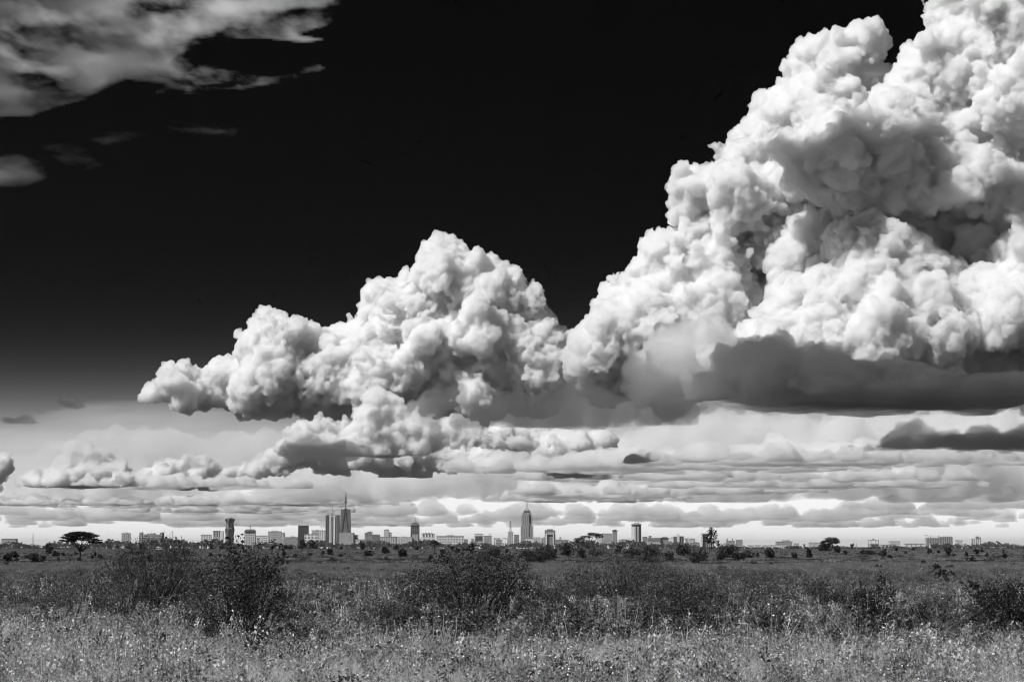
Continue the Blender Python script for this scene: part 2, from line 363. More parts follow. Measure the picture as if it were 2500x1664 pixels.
i, j = np.meshgrid(np.arange(len(rad) - 1), np.arange(na), indexing='ij')
j2 = (j + 1) % na
Fq = np.stack([i * na + j, i * na + j2, (i + 1) * na + j2, (i + 1) * na + j], -1).reshape(-1, 4)[:, ::-1]
def plain_mat(name, lo, hi, scale=.05, rough=1):
    m = bpy.data.materials.new(name); m.use_nodes = True; t = NT(m.node_tree)
    tc = t.n('ShaderNodeTexCoord')
    n1 = t.n('ShaderNodeTexNoise', {'Vector': tc.outputs['Object'], 'Scale': scale, 'Detail': 8, 'Roughness': .65})
    n2 = t.n('ShaderNodeTexNoise', {'Vector': tc.outputs['Object'], 'Scale': scale * 37, 'Detail': 4})
    a = t.m('ADD', t.m('MULTIPLY', n1.outputs[0], .6), t.m('MULTIPLY', n2.outputs[0], .4))
    mr = t.n('ShaderNodeMapRange', {0: a, 1: .35, 2: .65, 3: lo, 4: hi})
    cc = t.n('ShaderNodeCombineColor', {0: mr, 1: mr, 2: mr})
    b = t.n('ShaderNodeBsdfDiffuse', {0: cc, 1: rough})
    t.n('ShaderNodeOutputMaterial', {0: b.outputs[0]})
    return m
tag(link('ground', mesh_np('ground', V, Fq), plain_mat('plain_soil', .014, .04)), kind='structure')
# air: pale haze over the plain and the city
bm = bmesh.new(); bmesh.ops.create_cube(bm, size=1)
me = bpy.data.meshes.new('haze'); bm.to_mesh(me); bm.free()
hm = bpy.data.materials.new('haze_air'); hm.use_nodes = True; t = NT(hm.node_tree)
p = t.n('ShaderNodeVolumePrincipled', {'Color': g4(.95), 'Density': HAZE_DENS, 'Anisotropy': .3})
t.n('ShaderNodeOutputMaterial', {'Volume': p.outputs[0]})
hz = link('haze', me, hm, loc=(0, 0, 109)); hz.scale = (124000, 124000, 220)
tag(hz, kind='stuff')
# ------------------------------------------------------------------ the city, about 7.5 km off
def flat_mat(name, a, rough=.8):
    m = bpy.data.materials.new(name); m.use_nodes = True; t = NT(m.node_tree)
    tc = t.n('ShaderNodeTexCoord')
    nz = t.n('ShaderNodeTexNoise', {'Vector': tc.outputs['Object'], 'Scale': .08, 'Detail': 5})
    mr = t.n('ShaderNodeMapRange', {0: nz.outputs[0], 1: .3, 2: .7, 3: a * .88, 4: min(1, a * 1.1)})
    cc = t.n('ShaderNodeCombineColor', {0: mr, 1: mr, 2: mr})
    b = t.n('ShaderNodeBsdfPrincipled', {'Base Color': cc, 'Roughness': rough})
    t.n('ShaderNodeOutputMaterial', {0: b.outputs[0]}); return m
FAC = {}
def facade(wall, win, su=8., sv=7., fu=.55, fv=.5):
    """wall with rows of window openings: period su by sv metres, share fu by fv of it glass"""
    key = (wall, win, su, sv, fu, fv)
    if key in FAC: return FAC[key]
    m = bpy.data.materials.new('facade'); m.use_nodes = True; t = NT(m.node_tree)
    tc = t.n('ShaderNodeTexCoord'); s = t.n('ShaderNodeSeparateXYZ', {0: tc.outputs['Object']})
    h = t.m('ADD', s.outputs[0], s.outputs[1])
    a = t.m('LESS_THAN', t.m('FRACT', t.m('DIVIDE', h, su)), fu) if fu < 1 else 1.0
    b_ = t.m('LESS_THAN', t.m('FRACT', t.m('DIVIDE', s.outputs[2], sv)), fv) if fv < 1 else 1.0
    k = t.m('MULTIPLY', a, b_)
    nz = t.n('ShaderNodeTexNoise', {'Vector': tc.outputs['Object'], 'Scale': .05, 'Detail': 4})
    wl = t.n('ShaderNodeMapRange', {0: nz.outputs[0], 1: .3, 2: .7, 3: wall * .85, 4: min(1, wall * 1.1)})
    c = t.m('ADD', t.m('MULTIPLY', k, win), t.m('MULTIPLY', t.m('SUBTRACT', 1.0, k), wl.outputs[0]))
    cc = t.n('ShaderNodeCombineColor', {0: c, 1: c, 2: c})
    r = t.m('SUBTRACT', .8, t.m('MULTIPLY', k, .5))
    b = t.n('ShaderNodeBsdfPrincipled', {'Base Color': cc, 'Roughness': r})
    t.n('ShaderNodeOutputMaterial', {0: b.outputs[0]}); FAC[key] = m; return m
M_WHITE, M_PALE, M_MID, M_DARK, M_BLACK = [flat_mat(n, a) for n, a in (('white_paint', .8), ('pale_concrete', .55), ('grey_concrete', .3), ('dark_cladding', .08), ('black_glass', .03))]
CD = 7400.0
class Bm:
    """boxes, prisms and posts of one part"""
    def __init__(s): s.V = []; s.F = []
    def prism(s, pts, z0, z1, top=None):
        n = len(pts); o = len(s.V); top = top or pts
        s.V += [(x, y, z0) for x, y in pts] + [(x, y, z1) for x, y in top]
        s.F += [(o + i, o + (i + 1) % n, o + n + (i + 1) % n, o + n + i) for i in range(n)]
        s.F += [tuple(o + n + i for i in range(n)), tuple(o + n - 1 - i for i in range(n))]
        return s
    def box(s, x0, x1, y0, y1, z0, z1): return s.prism([(x0, y0), (x1, y0), (x1, y1), (x0, y1)], z0, z1)
    def ngon(s, n, r, z0, z1, r1=None, cx=0, cy=0, ph=.5):
        f = lambda q: [(cx + q * math.cos(2 * math.pi * (i + ph) / n), cy + q * math.sin(2 * math.pi * (i + ph) / n)) for i in range(n)]
        return s.prism(f(r), z0, z1, f(r if r1 is None else r1))
    def post(s, x, y, z0, z1, r): return s.ngon(6, r, z0, z1, r * .7, x, y)
    def bar(s, a, b, r):
        a, b = Vector(a), Vector(b); d = (b - a).normalized(); u = d.orthogonal().normalized(); w_ = d.cross(u); o = len(s.V)
        for q in (a, b): s.V += [tuple(q + (u * math.cos(k * math.pi / 2) + w_ * math.sin(k * math.pi / 2)) * r) for k in range(4)]
        s.F += [(o + i, o + (i + 1) % 4, o + 4 + (i + 1) % 4, o + 4 + i) for i in range(4)] + [(o + 3, o + 2, o + 1, o), (o + 4, o + 5, o + 6, o + 7)]
        return s
    def build(s, name, mat, parent=None, loc=None):
        me = bpy.data.meshes.new(name); me.from_pydata(s.V, [], s.F); me.update()
        return link(name, me, mat, parent, loc)
def site(name, u, label, cat='building', D=CD, rz=0, group=None):
    r = empty(name, ((u - 1250) / F * D * 1.005, D, float(gz(D))), R(rz))
    return tag(r, label, cat, group)
S = CD / F                                   # metres per photo pixel at the city
def zt(v, D=CD): return (V0 - v) * D / F + H - float(gz(D))
def block(u0, u1, vtop, label, mat, D=CD, depth=None, rz=0, roof=M_MID, name='office_block', cat='building', pent=None, pent_mat=None, masts=(), cornice=0, par=True, group=None):
    """a plain slab: wall with windows, roof, optional penthouse, masts, cornice"""
    s = D / F; um = (u0 + u1) / 2; wd = (u1 - u0) * s
    dp = depth or min(max(wd * .6, 12), 40); k = abs(math.sin(R(rz))) * dp / max(math.cos(R(rz)), .3)
    wd2 = max(wd - k, wd * .5) / 2
    r = site(name, um, label, cat, D, rz, group); h = zt(vtop, D)
    Bm().box(-wd2, wd2, -dp / 2, dp / 2, 0, h - 1.5).build('wall', mat, r)
    e = cornice if cornice else .4
    rf = Bm().box(-wd2 - e, wd2 + e, -dp / 2 - e, dp / 2 + e, h - 1.5, h).build('roof', roof, r)
    if pent:
        for (a, b, vt) in pent:
            Bm().box((a - um) * s, (b - um) * s, -dp / 3, dp / 3, h, zt(vt, D)).build('penthouse', pent_mat or mat, r)
    for (a, vt, rad_) in masts:
        Bm().post((a - um) * s, 0, h, zt(vt, D), rad_).build('mast', M_MID, r)
    return r
# --- far left
block(18, 53, 1314.5, 'long low dark roofed hall at the far left end of the skyline', facade(.4, .1, 9, 30, .5, .4), roof=M_DARK, name='hall', depth=30)
r = site('lattice_mast', 92, 'thin lattice mast rising from trees left of the lone acacia', 'mast')
b_ = Bm()
for q in (-3, 3): b_.bar((q, 0, 0), (q * .2, 0, zt(1304)), .6)
for q in range(6): z = zt(1304) * (q + .5) / 6; x = 3 - 2.4 * (q + .5) / 6; b_.bar((-x, 0, z), (x, 0, z + 4), .4)
b_.build('lattice_frame', M_MID, r); Bm().post(0, 0, zt(1304), zt(1301), .5).build('aerial', M_MID, r)
rt = block(307, 327, 1303, 'small castle like block with corner turrets right of the lone acacia', facade(.5, .08, 7, 8, .5, .6), name='turreted_block', pent=[(307, 311, 1300.5), (323, 327, 1300.5), (313, 321, 1299)])
rt = block(351, 407, 1304, 'broad stepped office block with square towers at both ends', facade(.42, .12, 9, 7, .7, .5), name='office_block', pent=[(369, 388, 1301.5)], masts=[(378, 1295, .5)])
for a, c_ in ((351, 356.5), (401.5, 407)):
    Bm().box((a - 379) * S, (c_ - 379) * S, -19, 19, 0, zt(1299)).build('end_tower', facade(.36, .1, 5, 60, .5, .9), rt)
block(290, 297, 1320, 'tiny pale house far behind the trees beside the turreted block', facade(.7, .2), name='house', cat='house')
# --- left centre
block(498.6, 523, 1304.5, 'low white framed office block, leftmost of the left centre group', facade(.75, .15, 9, 8, .5, .55), roof=M_DARK)
rb = block(527.7, 546, 1295, 'mid rise block with dark window bays beside the waisted tower', facade(.5, .08, 9, 40, .5, .9))
Bm().box(8 * S, 15 * S, -10, 12, 0, zt(1296)).build('side_wall', M_WHITE, rb)
# waisted glass tower
r = site('glass_tower', 567.5, 'dark waisted glass tower with a bulging top, seen behind the tall shrub', 'tower')
prof = [(1334, 10.2), (1305, 10.4), (1298, 11.8), (1292, 12.4), (1285, 10.4), (1278, 8.9), (1273, 10.8), (1269, 12.4), (1266, 11.8)]
me_b = Bm()
for k, ((va, ra), (vb, rb_)) in enumerate(zip(prof[:-1], prof[1:])):
    me_b.ngon(8, ra * S, zt(va), zt(vb), rb_ * S, ph=.5 + k * .07)
me_b.build('wall', facade(.13, .015, 17, 19, .62, .72), r)
Bm().ngon(8, 6.5 * S, zt(1266), zt(1264.5)).build('roof', M_DARK, r)
# hotel with pitched crown and mast
rh = block(604, 630, 1296, 'pale apartment tower with a dark hipped crown and a thin roof mast', facade(.62, .12, 8, 9, .45, .6), masts=[(617, 1277, .9), (618, 1284, .6)])
Bm().prism([(-13.6 * S, -16), (13.6 * S, -16), (13.6 * S, 16), (-13.6 * S, 16)], zt(1296), zt(1291.6), [(-9 * S, -9), (9 * S, -9), (9 * S, 9), (-9 * S, 9)]).build('hipped_roof', M_DARK, rh)
block(632, 662, 1307.5, 'low white block of many windows beside the dark crowned apartment tower', facade(.78, .2, 8, 7, .5, .5), pent=[(640, 655, 1306)])
rw = block(661, 692, 1296.5, 'wide grey block with a sloping roof line left of the black slab tower', facade(.5, .2, 7, 6.5, .6, .45), pent=[(668, 684, 1295)])
Bm().prism([(15 * S, -14), (25 * S, -14), (25 * S, 14), (15 * S, 14)], 0, zt(1300), [(15 * S, -14), (24 * S, -14), (24 * S, 14), (15 * S, 14)]).build('wing', facade(.58, .25, 6, 40, .5, .9), rw)
block(703, 733, 1310.5, 'long low grey shed like block directly left of the black slab tower', M_MID, D=6900, pent=[(717, 723, 1308.5)])
block(733.5, 758, 1282.5, 'black slab tower with faint vertical ribs, left of the twin mast tower', facade(.05, .025, 7, 6, .75, .6), roof=M_BLACK, depth=26)
block(749, 781, 1303, 'white framed low block in front of the black slab tower', facade(.85, .2, 12, 11, .55, .55), D=7000)
rk = block(766, 782, 1294, 'pale stepped block between the black slab tower and the twin mast tower', facade(.6, .2, 7, 7, .5, .5), D=7800, pent=[(776, 782, 1292.5)])
block(783, 800, 1294, 'white gridded block with thin masts touching the twin mast tower', facade(.8, .2, 9, 7, .5, .5), D=7700, masts=[(788, 1283, .6), (792, 1288, .5), (798, 1285, .5)])
# twin slab tower with masts
r = site('office_tower', 816.5, 'tall ribbed office tower with two dark wings, white piers and roof masts', 'tower')
h = zt(1258.5)
Bm().box(-16.5 * S, -7.5 * S, -17, 17, 0, h).build('glass_wing', facade(.12, .03, 5, 6, .8, .6), r)
Bm().box(8 * S, 16.5 * S, -17, 17, 0, h).build('glass_wing', facade(.22, .05, 60, 6.5, .95, .6), r)
Bm().box(-7.3 * S, 7.8 * S, -13, 15, 0, h - 3).build('core', M_BLACK, r)
for a, c_ in ((-7.2, -3.8), (-1.6, -.4), (2.5, 6.8)): Bm().box(a * S, c_ * S, -19, -13.2, 0, h + 1).build('pier', M_WHITE, r)
Bm().box(-16.5 * S, 16.5 * S, -17.5, 17.5, h + .01, h + 1.6).build('roof', M_DARK, r)
for a, vt, rd in ((-1.5, 1236, 1.1), (.6, 1244, .8), (3.4, 1249, .7), (-3, 1252, .6)): Bm().post(a * S, 0, h + 1.6, zt(vt), rd).build('mast', M_MID, r)
# pointed tower with spire
r = site('spire_tower', 847.5, 'tallest tower, tapering glass faces with dark inverted V lines and a long spire', 'tower')
h = zt(1247)
f4 = lambda a, y: [(-a * S, -y), (a * S, -y), (a * S, y), (-a * S, y)]
Bm().prism(f4(12.9, 19), zt(1300), h, f4(11, 16)).build('glass_wall', facade(.2, .09, 5, 6, .8, .7), r)
Bm().box(-13.5 * S, 20.5 * S, -30, 28, 0, zt(1300.2)).build('podium', facade(.42, .3, 9, 6, .5, .4), r)
b_ = Bm(); b_.bar((-.9 * S, -16.6, h - 1), (-8.2 * S, -19.6, zt(1299)), 1.7); b_.bar((.9 * S, -16.6, h - 1), (7.2 * S, -19.6, zt(1299)), 1.7); b_.build('ridge_line', M_BLACK, r)
for sg in (-1, 1):
    Bm().prism([(sg * 11 * S, -16), (sg * 2.6 * S, -16), (sg * 2.6 * S, 16), (sg * 11 * S, 16)][::sg], h, zt(1243), [(sg * 11 * S, -14), (sg * 6 * S, -14), (sg * 6 * S, 14), (sg * 11 * S, 14)][::sg]).build('crown_fin', M_DARK, r)
Bm().box(-3.8 * S, 3.8 * S, -7, 7, h, zt(1241.6)).build('crown_block', M_BLACK, r)
sp = Bm().ngon(8, 2.2, zt(1241.6), zt(1199.5), .5).build('spire', M_BLACK, r)
b_ = Bm()
for va, rd in ((1229, 4), (1224, 5.2), (1218, 5.2), (1213, 3.6)): b_.ngon(8, rd, zt(va), zt(va - 1.6))
for k in range(4): q = k * math.pi / 2; b_.bar((3.6 * math.cos(q), 3.6 * math.sin(q), zt(1230)), (3 * math.cos(q), 3 * math.sin(q), zt(1211)), .5)
b_.build('antenna_cage', M_DARK, sp)
# --- between the tall towers
block(869, 878, 1305, 'small grey block tucked right of the spire tower podium', facade(.3, .1))
block(872, 893, 1316, 'low white roofed building right of the spire tower', facade(.7, .2), D=6800)
rk = block(894, 912, 1300, 'stepped grey and white block right of the spire tower', facade(.35, .1, 6, 40, .5, .9), pent=[(900, 911, 1297)], masts=[(908, 1296, .8), (913, 1296, .6)])
block(912, 931, 1304, 'dark grey block with a mast beside the stepped grey and white block', facade(.22, .08, 8, 6, .6, .5), masts=[(914, 1296, .5)])
rk = block(940.5, 953, 1293, 'pale slim tower with a rounded top between the stepped block and the hipped tower', facade(.6, .3, 30, 8, .3, .5), pent=[(943, 951, 1291.5)], D=7600)
Bm().box(6.5 * S, 12.5 * S, -10, 8, 0, zt(1298)).build('annex', facade(.4, .08, 9, 9, .5, .5), rk)
block(932, 971, 1309.5, 'broad low gridded block at the foot of the pale slim tower', facade(.55, .18, 8, 7, .5, .5), D=7100)
block(972, 1009, 1310.5, 'long pale block of flats left of the hipped tower', facade(.66, .25, 9, 7, .5, .5), D=6900, pent=[(985, 994, 1308.5)])
# hipped dark tower
r = site('hipped_tower', 1015.7, 'dark tower with a steep hipped glass roof and a short spire', 'tower')
h = zt(1283.5)
Bm().box(-10.4 * S, 10.4 * S, -16, 16, 0, h).build('wall', facade(.16, .035, 8, 70, .6, .95), r)
Bm().box(-10.9 * S, 10.9 * S, -17, 17, h + .01, h + 2).build('cornice', M_BLACK, r)
Bm().prism(f4(10, 15), h + 2, zt(1275.5), f4(6.2, 8)).build('hipped_roof', M_DARK, r)
Bm().post(0, 0, zt(1275.5), zt(1264), 1.5).build('spire', M_BLACK, r); Bm().post(3 * S, 0, zt(1275.5), zt(1269), .6).build('mast', M_DARK, r)
block(1008.5, 1022.5, 1303.5, 'pale square block directly in front of the dark hipped tower', facade(.5, .3, 5, 60, .5, .95), D=6900)
rk = block(1032, 1063.5, 1302, 'white block with deep dark recesses right of the dark hipped tower', facade(.8, .1, 11, 40, .45, .8), pent=[(1034, 1058, 1300.5)])
block(1067.5, 1134, 1307.5, 'long white slab with a regular grid of windows and a flat penthouse', facade(.85, .12, 5.5, 6.2, .6, .55), D=7100, pent=[(1092, 1109, 1305.5)])
rk = block(1159, 1180.6, 1302.8, 'white framed block with a large dark facade in the middle of the skyline', facade(.8, .8), pent=[(1163, 1178, 1301.5)])
Bm().box(-8.6 * S, 9.6 * S, -.8, .8, zt(1321), zt(1308)).build('glass_front', facade(.12, .04, 60, 6, .95, .6), rk, loc=(0, -21, 0))
block(1181.5, 1200.8, 1307, 'grey wing with a small roof crane right of the dark fronted block', facade(.42, .2, 6, 6, .5, .5))
cr = site('tower_crane', 1196, 'thin construction crane on the grey wing in mid skyline', 'crane', D=7420)
Bm().post(0, 0, 0, zt(1302), .9).build('mast', M_MID, cr); Bm().bar((-6, 0, zt(1303)), (8, 0, zt(1303)), .8).build('jib', M_MID, cr)
# lattice topped block and the stepped tower
r = site('broadcast_block', 1246.5, 'narrow pale block carrying a tall lattice mast, left of the stepped tower', 'building')
Bm().box(-6.6 * S, 6.4 * S, -11, 11, 0, zt(1297.5)).build('wall', facade(.55, .35, 6, 60, .5, .95), r)
Bm().box(-4 * S, 4 * S, -8, 8, zt(1297.5), zt(1295.5)).build('penthouse', M_PALE, r)
b_ = Bm()
for q in (-1, 1):
    for w2 in (-1, 1): b_.bar((q * 3, w2 * 3, zt(1295.5)), (q * 1.2 - 1, w2 * 1.2, zt(1272)), .8)
for k in range(7): z = zt(1294 - k * 3); b_.bar((-3, -3, z), (2.6, -3, z + 4.5), .6); b_.bar((3, 3, z), (-2.6, 3, z + 4.5), .6)
b_.build('lattice_mast', M_DARK, r); Bm().post(-1, 0, zt(1272), zt(1271), .8).build('mast_tip', M_DARK, r)
block(1255, 1267, 1304.5, 'plain grey block between the lattice mast block and the stepped tower', facade(.3, .2, 5, 60, .5, .95), D=7500)
r = site('stepped_tower', 1286.3, 'tall pale stepped tower with a pyramid top and spire near the centre', 'tower')
wl = facade(.44, .13, 6.5, 80, .4, .97)
Bm().box(-15.2 * S, 15.2 * S, -22, 22, 0, zt(1283)).build('lower_shaft', wl, r)
Bm().box(-13 * S, 13 * S, -19, 19, zt(1283) + .01, zt(1257)).build('middle_shaft', wl, r)
Bm().box(-11 * S, 11 * S, -16, 16, zt(1257) + .01, zt(1252)).build('upper_shaft', wl, r)
Bm().box(-8.3 * S, 8.3 * S, -12, 12, zt(1252) + .01, zt(1247)).build('crown', M_DARK, r)
Bm().prism(f4(8, 11.5), zt(1247) + .01, zt(1237.5), f4(.5, .8)).build('pyramid_roof', M_MID, r)
Bm().post(0, 0, zt(1237.6), zt(1226), 1.7).build('spire', M_BLACK, r)
for a, z0, z1 in ((5, 1275, 1256), (6, 1310, 1281)): Bm().box((a - 1.2) * S, (a + 1.2) * S, -22.8, -18, zt(z0), zt(z1)).build('glass_strip', M_BLACK, r)
Bm().box(-15.4 * S, 2 * S, -23, -22.2, 0, zt(1309)).build('base_screen', M_MID, r)
block(1282.5, 1302.7, 1313.5, 'low white block in front of the foot of the stepped tower', facade(.85, .5, 9, 6, .5, .4), D=6900)
block(1303, 1319, 1311, 'open framed building under construction right of the stepped tower', facade(.7, .35, 6, 6, .6, .6), D=7000, masts=[(1317, 1308, .5)])
# --- right of centre
rk = block(1329, 1355, 1294, 'grey block with a white arched portal and an antenna, right of the stepped tower', facade(.3, .1, 8, 6, .55, .5), pent=[(1334, 1349, 1291.5)], pent_mat=M_DARK, masts=[(1352, 1282, .7)])
for a, c_ in ((-11.5, -7.5), (7.5, 9.5)): Bm().box(a * S, c_ * S, -16, -12.5, 0, zt(1303.5)).build('portal_pier', M_WHITE, rk)
Bm().box(-11.5 * S, 9.5 * S, -16, -12.5, zt(1303.5) + .01, zt(1301.5)).build('portal_beam', M_WHITE, rk)
block(1354.5, 1386.5, 1317, 'long low grey block between the portal block and the spreading acacia', facade(.35, .2), D=6900)
rk = site('water_tower', 1367, 'small domed rooftop structure above the long low grey block', 'building')
Bm().box(-3 * S, 3 * S, -6, 6, 0, zt(1313)).build('wall', M_PALE, rk); Bm().ngon(8, 3 * S, zt(1313) + .01, zt(1310), 1).build('dome', M_MID, rk)
rk = block(1467.5, 1493, 1301.5, 'pale gridded hotel block joined to the saucer topped tower', facade(.66, .2, 7.5, 60, .5, .95))
r = site('saucer_tower', 1498.5, 'square tower with a dark flying saucer shaped top', 'tower', D=7450)
Bm().box(-5.6 * S, 5.6 * S, -9, 9, 0, zt(1298)).build('wall', facade(.4, .25, 5, 60, .5, .95), r)
Bm().ngon(16, 3.2 * S, zt(1298), zt(1296), 7.6 * S).ngon(16, 7.6 * S, zt(1296) + .01, zt(1293.6), 6 * S).ngon(16, 4.5 * S, zt(1293.6) + .01, zt(1292)).build('saucer', M_DARK, r)
block(1508, 1534, 1317, 'low pale block left of the octagonal tower', facade(.6, .25), D=7000, pent=[(1513, 1528, 1315.5)])
r = site('octagonal_tower', 1550.7, 'octagonal tower with vertical fins and a flared dark crown', 'tower')
Bm().ngon(8, 12.6 * S, 0, zt(1285)).build('wall', facade(.5, .07, 10, 90, .42, .98), r)
Bm().ngon(8, 12.2 * S, zt(1285), zt(1282)).build('neck', M_BLACK, r)
Bm().ngon(8, 12.2 * S, zt(1282) + .01, zt(1279.5), 14 * S).ngon(8, 14 * S, zt(1279.5) + .01, zt(1278.3), 11 * S).ngon(8, 8.5 * S, zt(1278.3) + .01, zt(1275.6), 5.5 * S).build('crown', M_MID, r)
block(1565.5, 1577, 1309.5, 'slim grey block touching the right side of the octagonal tower', facade(.4, .2, 5, 60, .5, .9), D=7600)
block(1577.7, 1609, 1312.5, 'wide dark topped block right of the octagonal tower', facade(.28, .12, 6, 7, .6, .5), D=7500, pent=[(1580.5, 1586.8, 1307.5)])
block(1577, 1606, 1321, 'low pale slab in front of the wide dark topped block', facade(.6, .45, 8, 6, .5, .4), D=6800)
dm = site('dome_hall', 1609, 'white dome at the foot of the blocks right of the octagonal tower', 'dome', D=6700)
V_, F_ = ico(3); Vd = V_ * (3.6 * 6700 / F); k_ = Vd[:, 2] < 0; Vd[k_, 2] = 0
link('dome_shell', mesh_np('dome_shell', Vd + np.array([0, 0, zt(1331, 6700)]), F_), M_WHITE, dm)
Bm().ngon(20, 3.5 * 6700 / F, 0, zt(1331, 6700) + .2).build('drum', M_PALE, dm)
block(1609.7, 1628, 1311.5, 'square grey block with an overhanging roof right of the white dome', facade(.38, .25, 5, 60, .5, .9), D=7500, cornice=3, pent=[(1613, 1624, 1309.5)])
block(1628, 1635.7, 1320.5, 'small grey annex right of the square block with overhanging roof', facade(.3, .18), D=7300)
rk = block(1640.8, 1648.5, 1309, 'twin winged block with a taller pale core, halfway to the sparse pine', facade(.24, .06, 5, 50, .6, .9), depth=20)
Bm().box(4 * S, 9.6 * S, -12, 10, 0, zt(1303.5)).build('core', M_WHITE, rk)
Bm().box(9.8 * S, 20.5 * S, -9, 9, 0, zt(1308.5)).build('wing', facade(.24, .05, 8, 50, .6, .9), rk)
block(1660, 1677, 1323.5, 'low white building with a roof water tank left of the sparse pine', facade(.72, .3), D=7000, pent=[(1671, 1674, 1313)], pent_mat=M_MID)
block(1682, 1703, 1324, 'low grey block directly left of the tall white edged slab', facade(.42, .25), D=7000, pent=[(1688, 1698, 1322)])
rk = block(1710, 1724, 1301.5, 'tall slab with a white left edge, half hidden by the sparse pine', facade(.26, .12, 8, 60, .5, .95))
Bm().box(-11.5 * S, -7.2 * S, -13, 12, 0, zt(1301)).build('edge_wall', M_WHITE, rk)
# --- far right
rk = block(1768, 1788, 1319.5, 'low grey mill with two rounded silo heads right of the sparse pine', facade(.4, .25), D=7800)
for a in (-8.5, 5.5): Bm().ngon(10, 1.7 * S, 0, zt(1314)).ngon(10, 1.7 * S, zt(1314) + .01, zt(1311.5), .6 * S, cx=0).build('silo_head', M_MID, rk, loc=(a * S, 0, 0))
block(1791, 1807, 1317, 'square grey block right of the mill with two silo heads', facade(.4, .22, 5, 6, .5, .5), D=7800)
HG = 'white row houses at the right edge of the city'
for k, (a, c_, vt) in enumerate(((1789, 1800, 1331), (1803, 1812, 1330.5), (1820, 1834, 1330), (1837, 1850, 1329.5), (1856, 1869, 1330), (1872, 1885, 1329.5), (1890, 1903, 1329), (1905, 1919, 1328.5))):
    block(a, c_, vt, 'white flat roofed row house with dark windows below the right part of the skyline', facade(.9, .12, 4, 5, .5, .6), D=3600, depth=9, name='row_house', cat='house', group=HG, roof=M_PALE)
rk = block(1888, 1926, 1321, 'stepped grey factory with a raised middle behind the white row houses', facade(.4, .2), D=7600, pent=[(1903, 1921, 1318)])
block(1931, 1943, 1325.5, 'small pale block between the factory and the long hangar', facade(.62, .2), D=7000)
block(1966, 2003, 1323.5, 'long hangar with a plain pale wall left of the big right hand tree', M_PALE, D=7000, roof=M_MID, name='hangar', depth=30)
rk = site('open_frame', 2123.5, 'skeleton of posts and beams with a dark tank on top, right of the big tree', 'building', D=6500); s_ = 6500 / F
for a in (-12.5, -6, 6, 12.5): Bm().post(a * s_, 0, 0, zt(1318.5, 6500), 1.1).build('post', M_MID, rk)
Bm().box(-13 * s_, 13 * s_, -4, 4, zt(1318.5, 6500), zt(1317.2, 6500)).build('beam', M_MID, rk); Bm().ngon(8, 2.2 * s_, zt(1317.2, 6500), zt(1314.6, 6500)).build('tank', M_DARK, rk)
Bm().box(-10 * s_, 13 * s_, 6, 30, 0, zt(1327, 6500)).build('shed', M_PALE, rk)
block(2161, 2187, 1320.5, 'faint pale hall between the open frame and the long shed', facade(.7, .4), D=8200)
block(2140, 2176, 1328.5, 'white low shed right of the open frame', facade(.75, .3, 9, 30, .4, .5), D=5200, name='shed', depth=25)
block(2199, 2245, 1326, 'long white shed under the building site at right', facade(.75, .4, 12, 30, .3, .5), D=5200, name='shed', depth=25)
rk = block(2251, 2283, 1312.5, 'broad concrete building under construction with a bristling roof line', facade(.36, .1, 9, 9, .5, .55), D=7200, name='construction_site')
Bm().box(16 * 1.48, 46 * 1.48, -16, 16, 0, zt(1310, 7200)).build('wing', facade(.42, .12, 8, 70, .5, .95), rk)
b_ = Bm()
rng = random.Random(4)
for k in range(16): b_.post((-15 + k * 4) * 1.48, rng.uniform(-12, 12), zt(1312, 7200), zt(1308.5 - rng.random() * 2.5, 7200), .8)
b_.build('rebar_posts', M_DARK, rk)
cr = site('tower_crane', 2253, 'thin construction crane at the left end of the bristling building site', 'crane', D=7150)
Bm().post(0, 0, 0, zt(1305.5, 7150), .9).build('mast', M_MID, cr); Bm().bar((-9, 0, zt(1306, 7150)), (5, 0, zt(1306, 7150)), .8).build('jib', M_MID, cr)
block(2321, 2338, 1318, 'faint pale block between the building site and the grain silos', facade(.7, .5), D=8600)
rk = site('grain_silo', 2372, 'cluster of tall grey silos with a rounded head house at far right', 'silo', D=7600); s_ = 7600 / F
for a, vt in ((-11, 1314), (-6.5, 1314), (-1, 1311), (4, 1311), (9.5, 1312)): Bm().ngon(12, 2.3 * s_, 0, zt(vt, 7600)).ngon(12, 2.3 * s_, zt(vt, 7600) + .01, zt(vt - 1.5, 7600), 1 * s_).build('silo_tube', M_PALE, rk, loc=(a * s_, 0, 0))
Bm().box(-2 * s_, 7 * s_, -6, 6, zt(1310, 7600), zt(1308.8, 7600)).build('head_house', M_MID, rk)
# many lower blocks crowd the foot of the skyline
rng = random.Random(31)
for k in range(58):
    u = rng.uniform(600, 1340) if k % 3 else rng.uniform(1340, 1720)
    if 795 < u < 872: continue
    wd_ = rng.uniform(7, 24); vt = rng.uniform(1309, 1324) + (3 if u > 1400 else 0)
    wl_, wn_ = rng.choice([(.85, .2), (.75, .12), (.6, .2), (.45, .15), (.3, .1), (.7, .3)])
    block(u, u + wd_, vt, 'lower block of flats crowding the foot of the skyline between the taller towers', facade(wl_, wn_, rng.choice([5, 7, 9]), rng.choice([5, 7, 40]), .5, .55), D=rng.uniform(7900, 8600), name='flats', cat='building', group='lower blocks along the skyline', rz=rng.uniform(-20, 20), roof=rng.choice([M_PALE, M_MID, M_DARK]), pent=[(u + wd_ * .3, u + wd_ * .6, vt - rng.uniform(1, 2.2))] if rng.random() < .5 else None, masts=[(u + wd_ * .5, vt - rng.uniform(5, 10), .35)] if rng.random() < .25 else ())
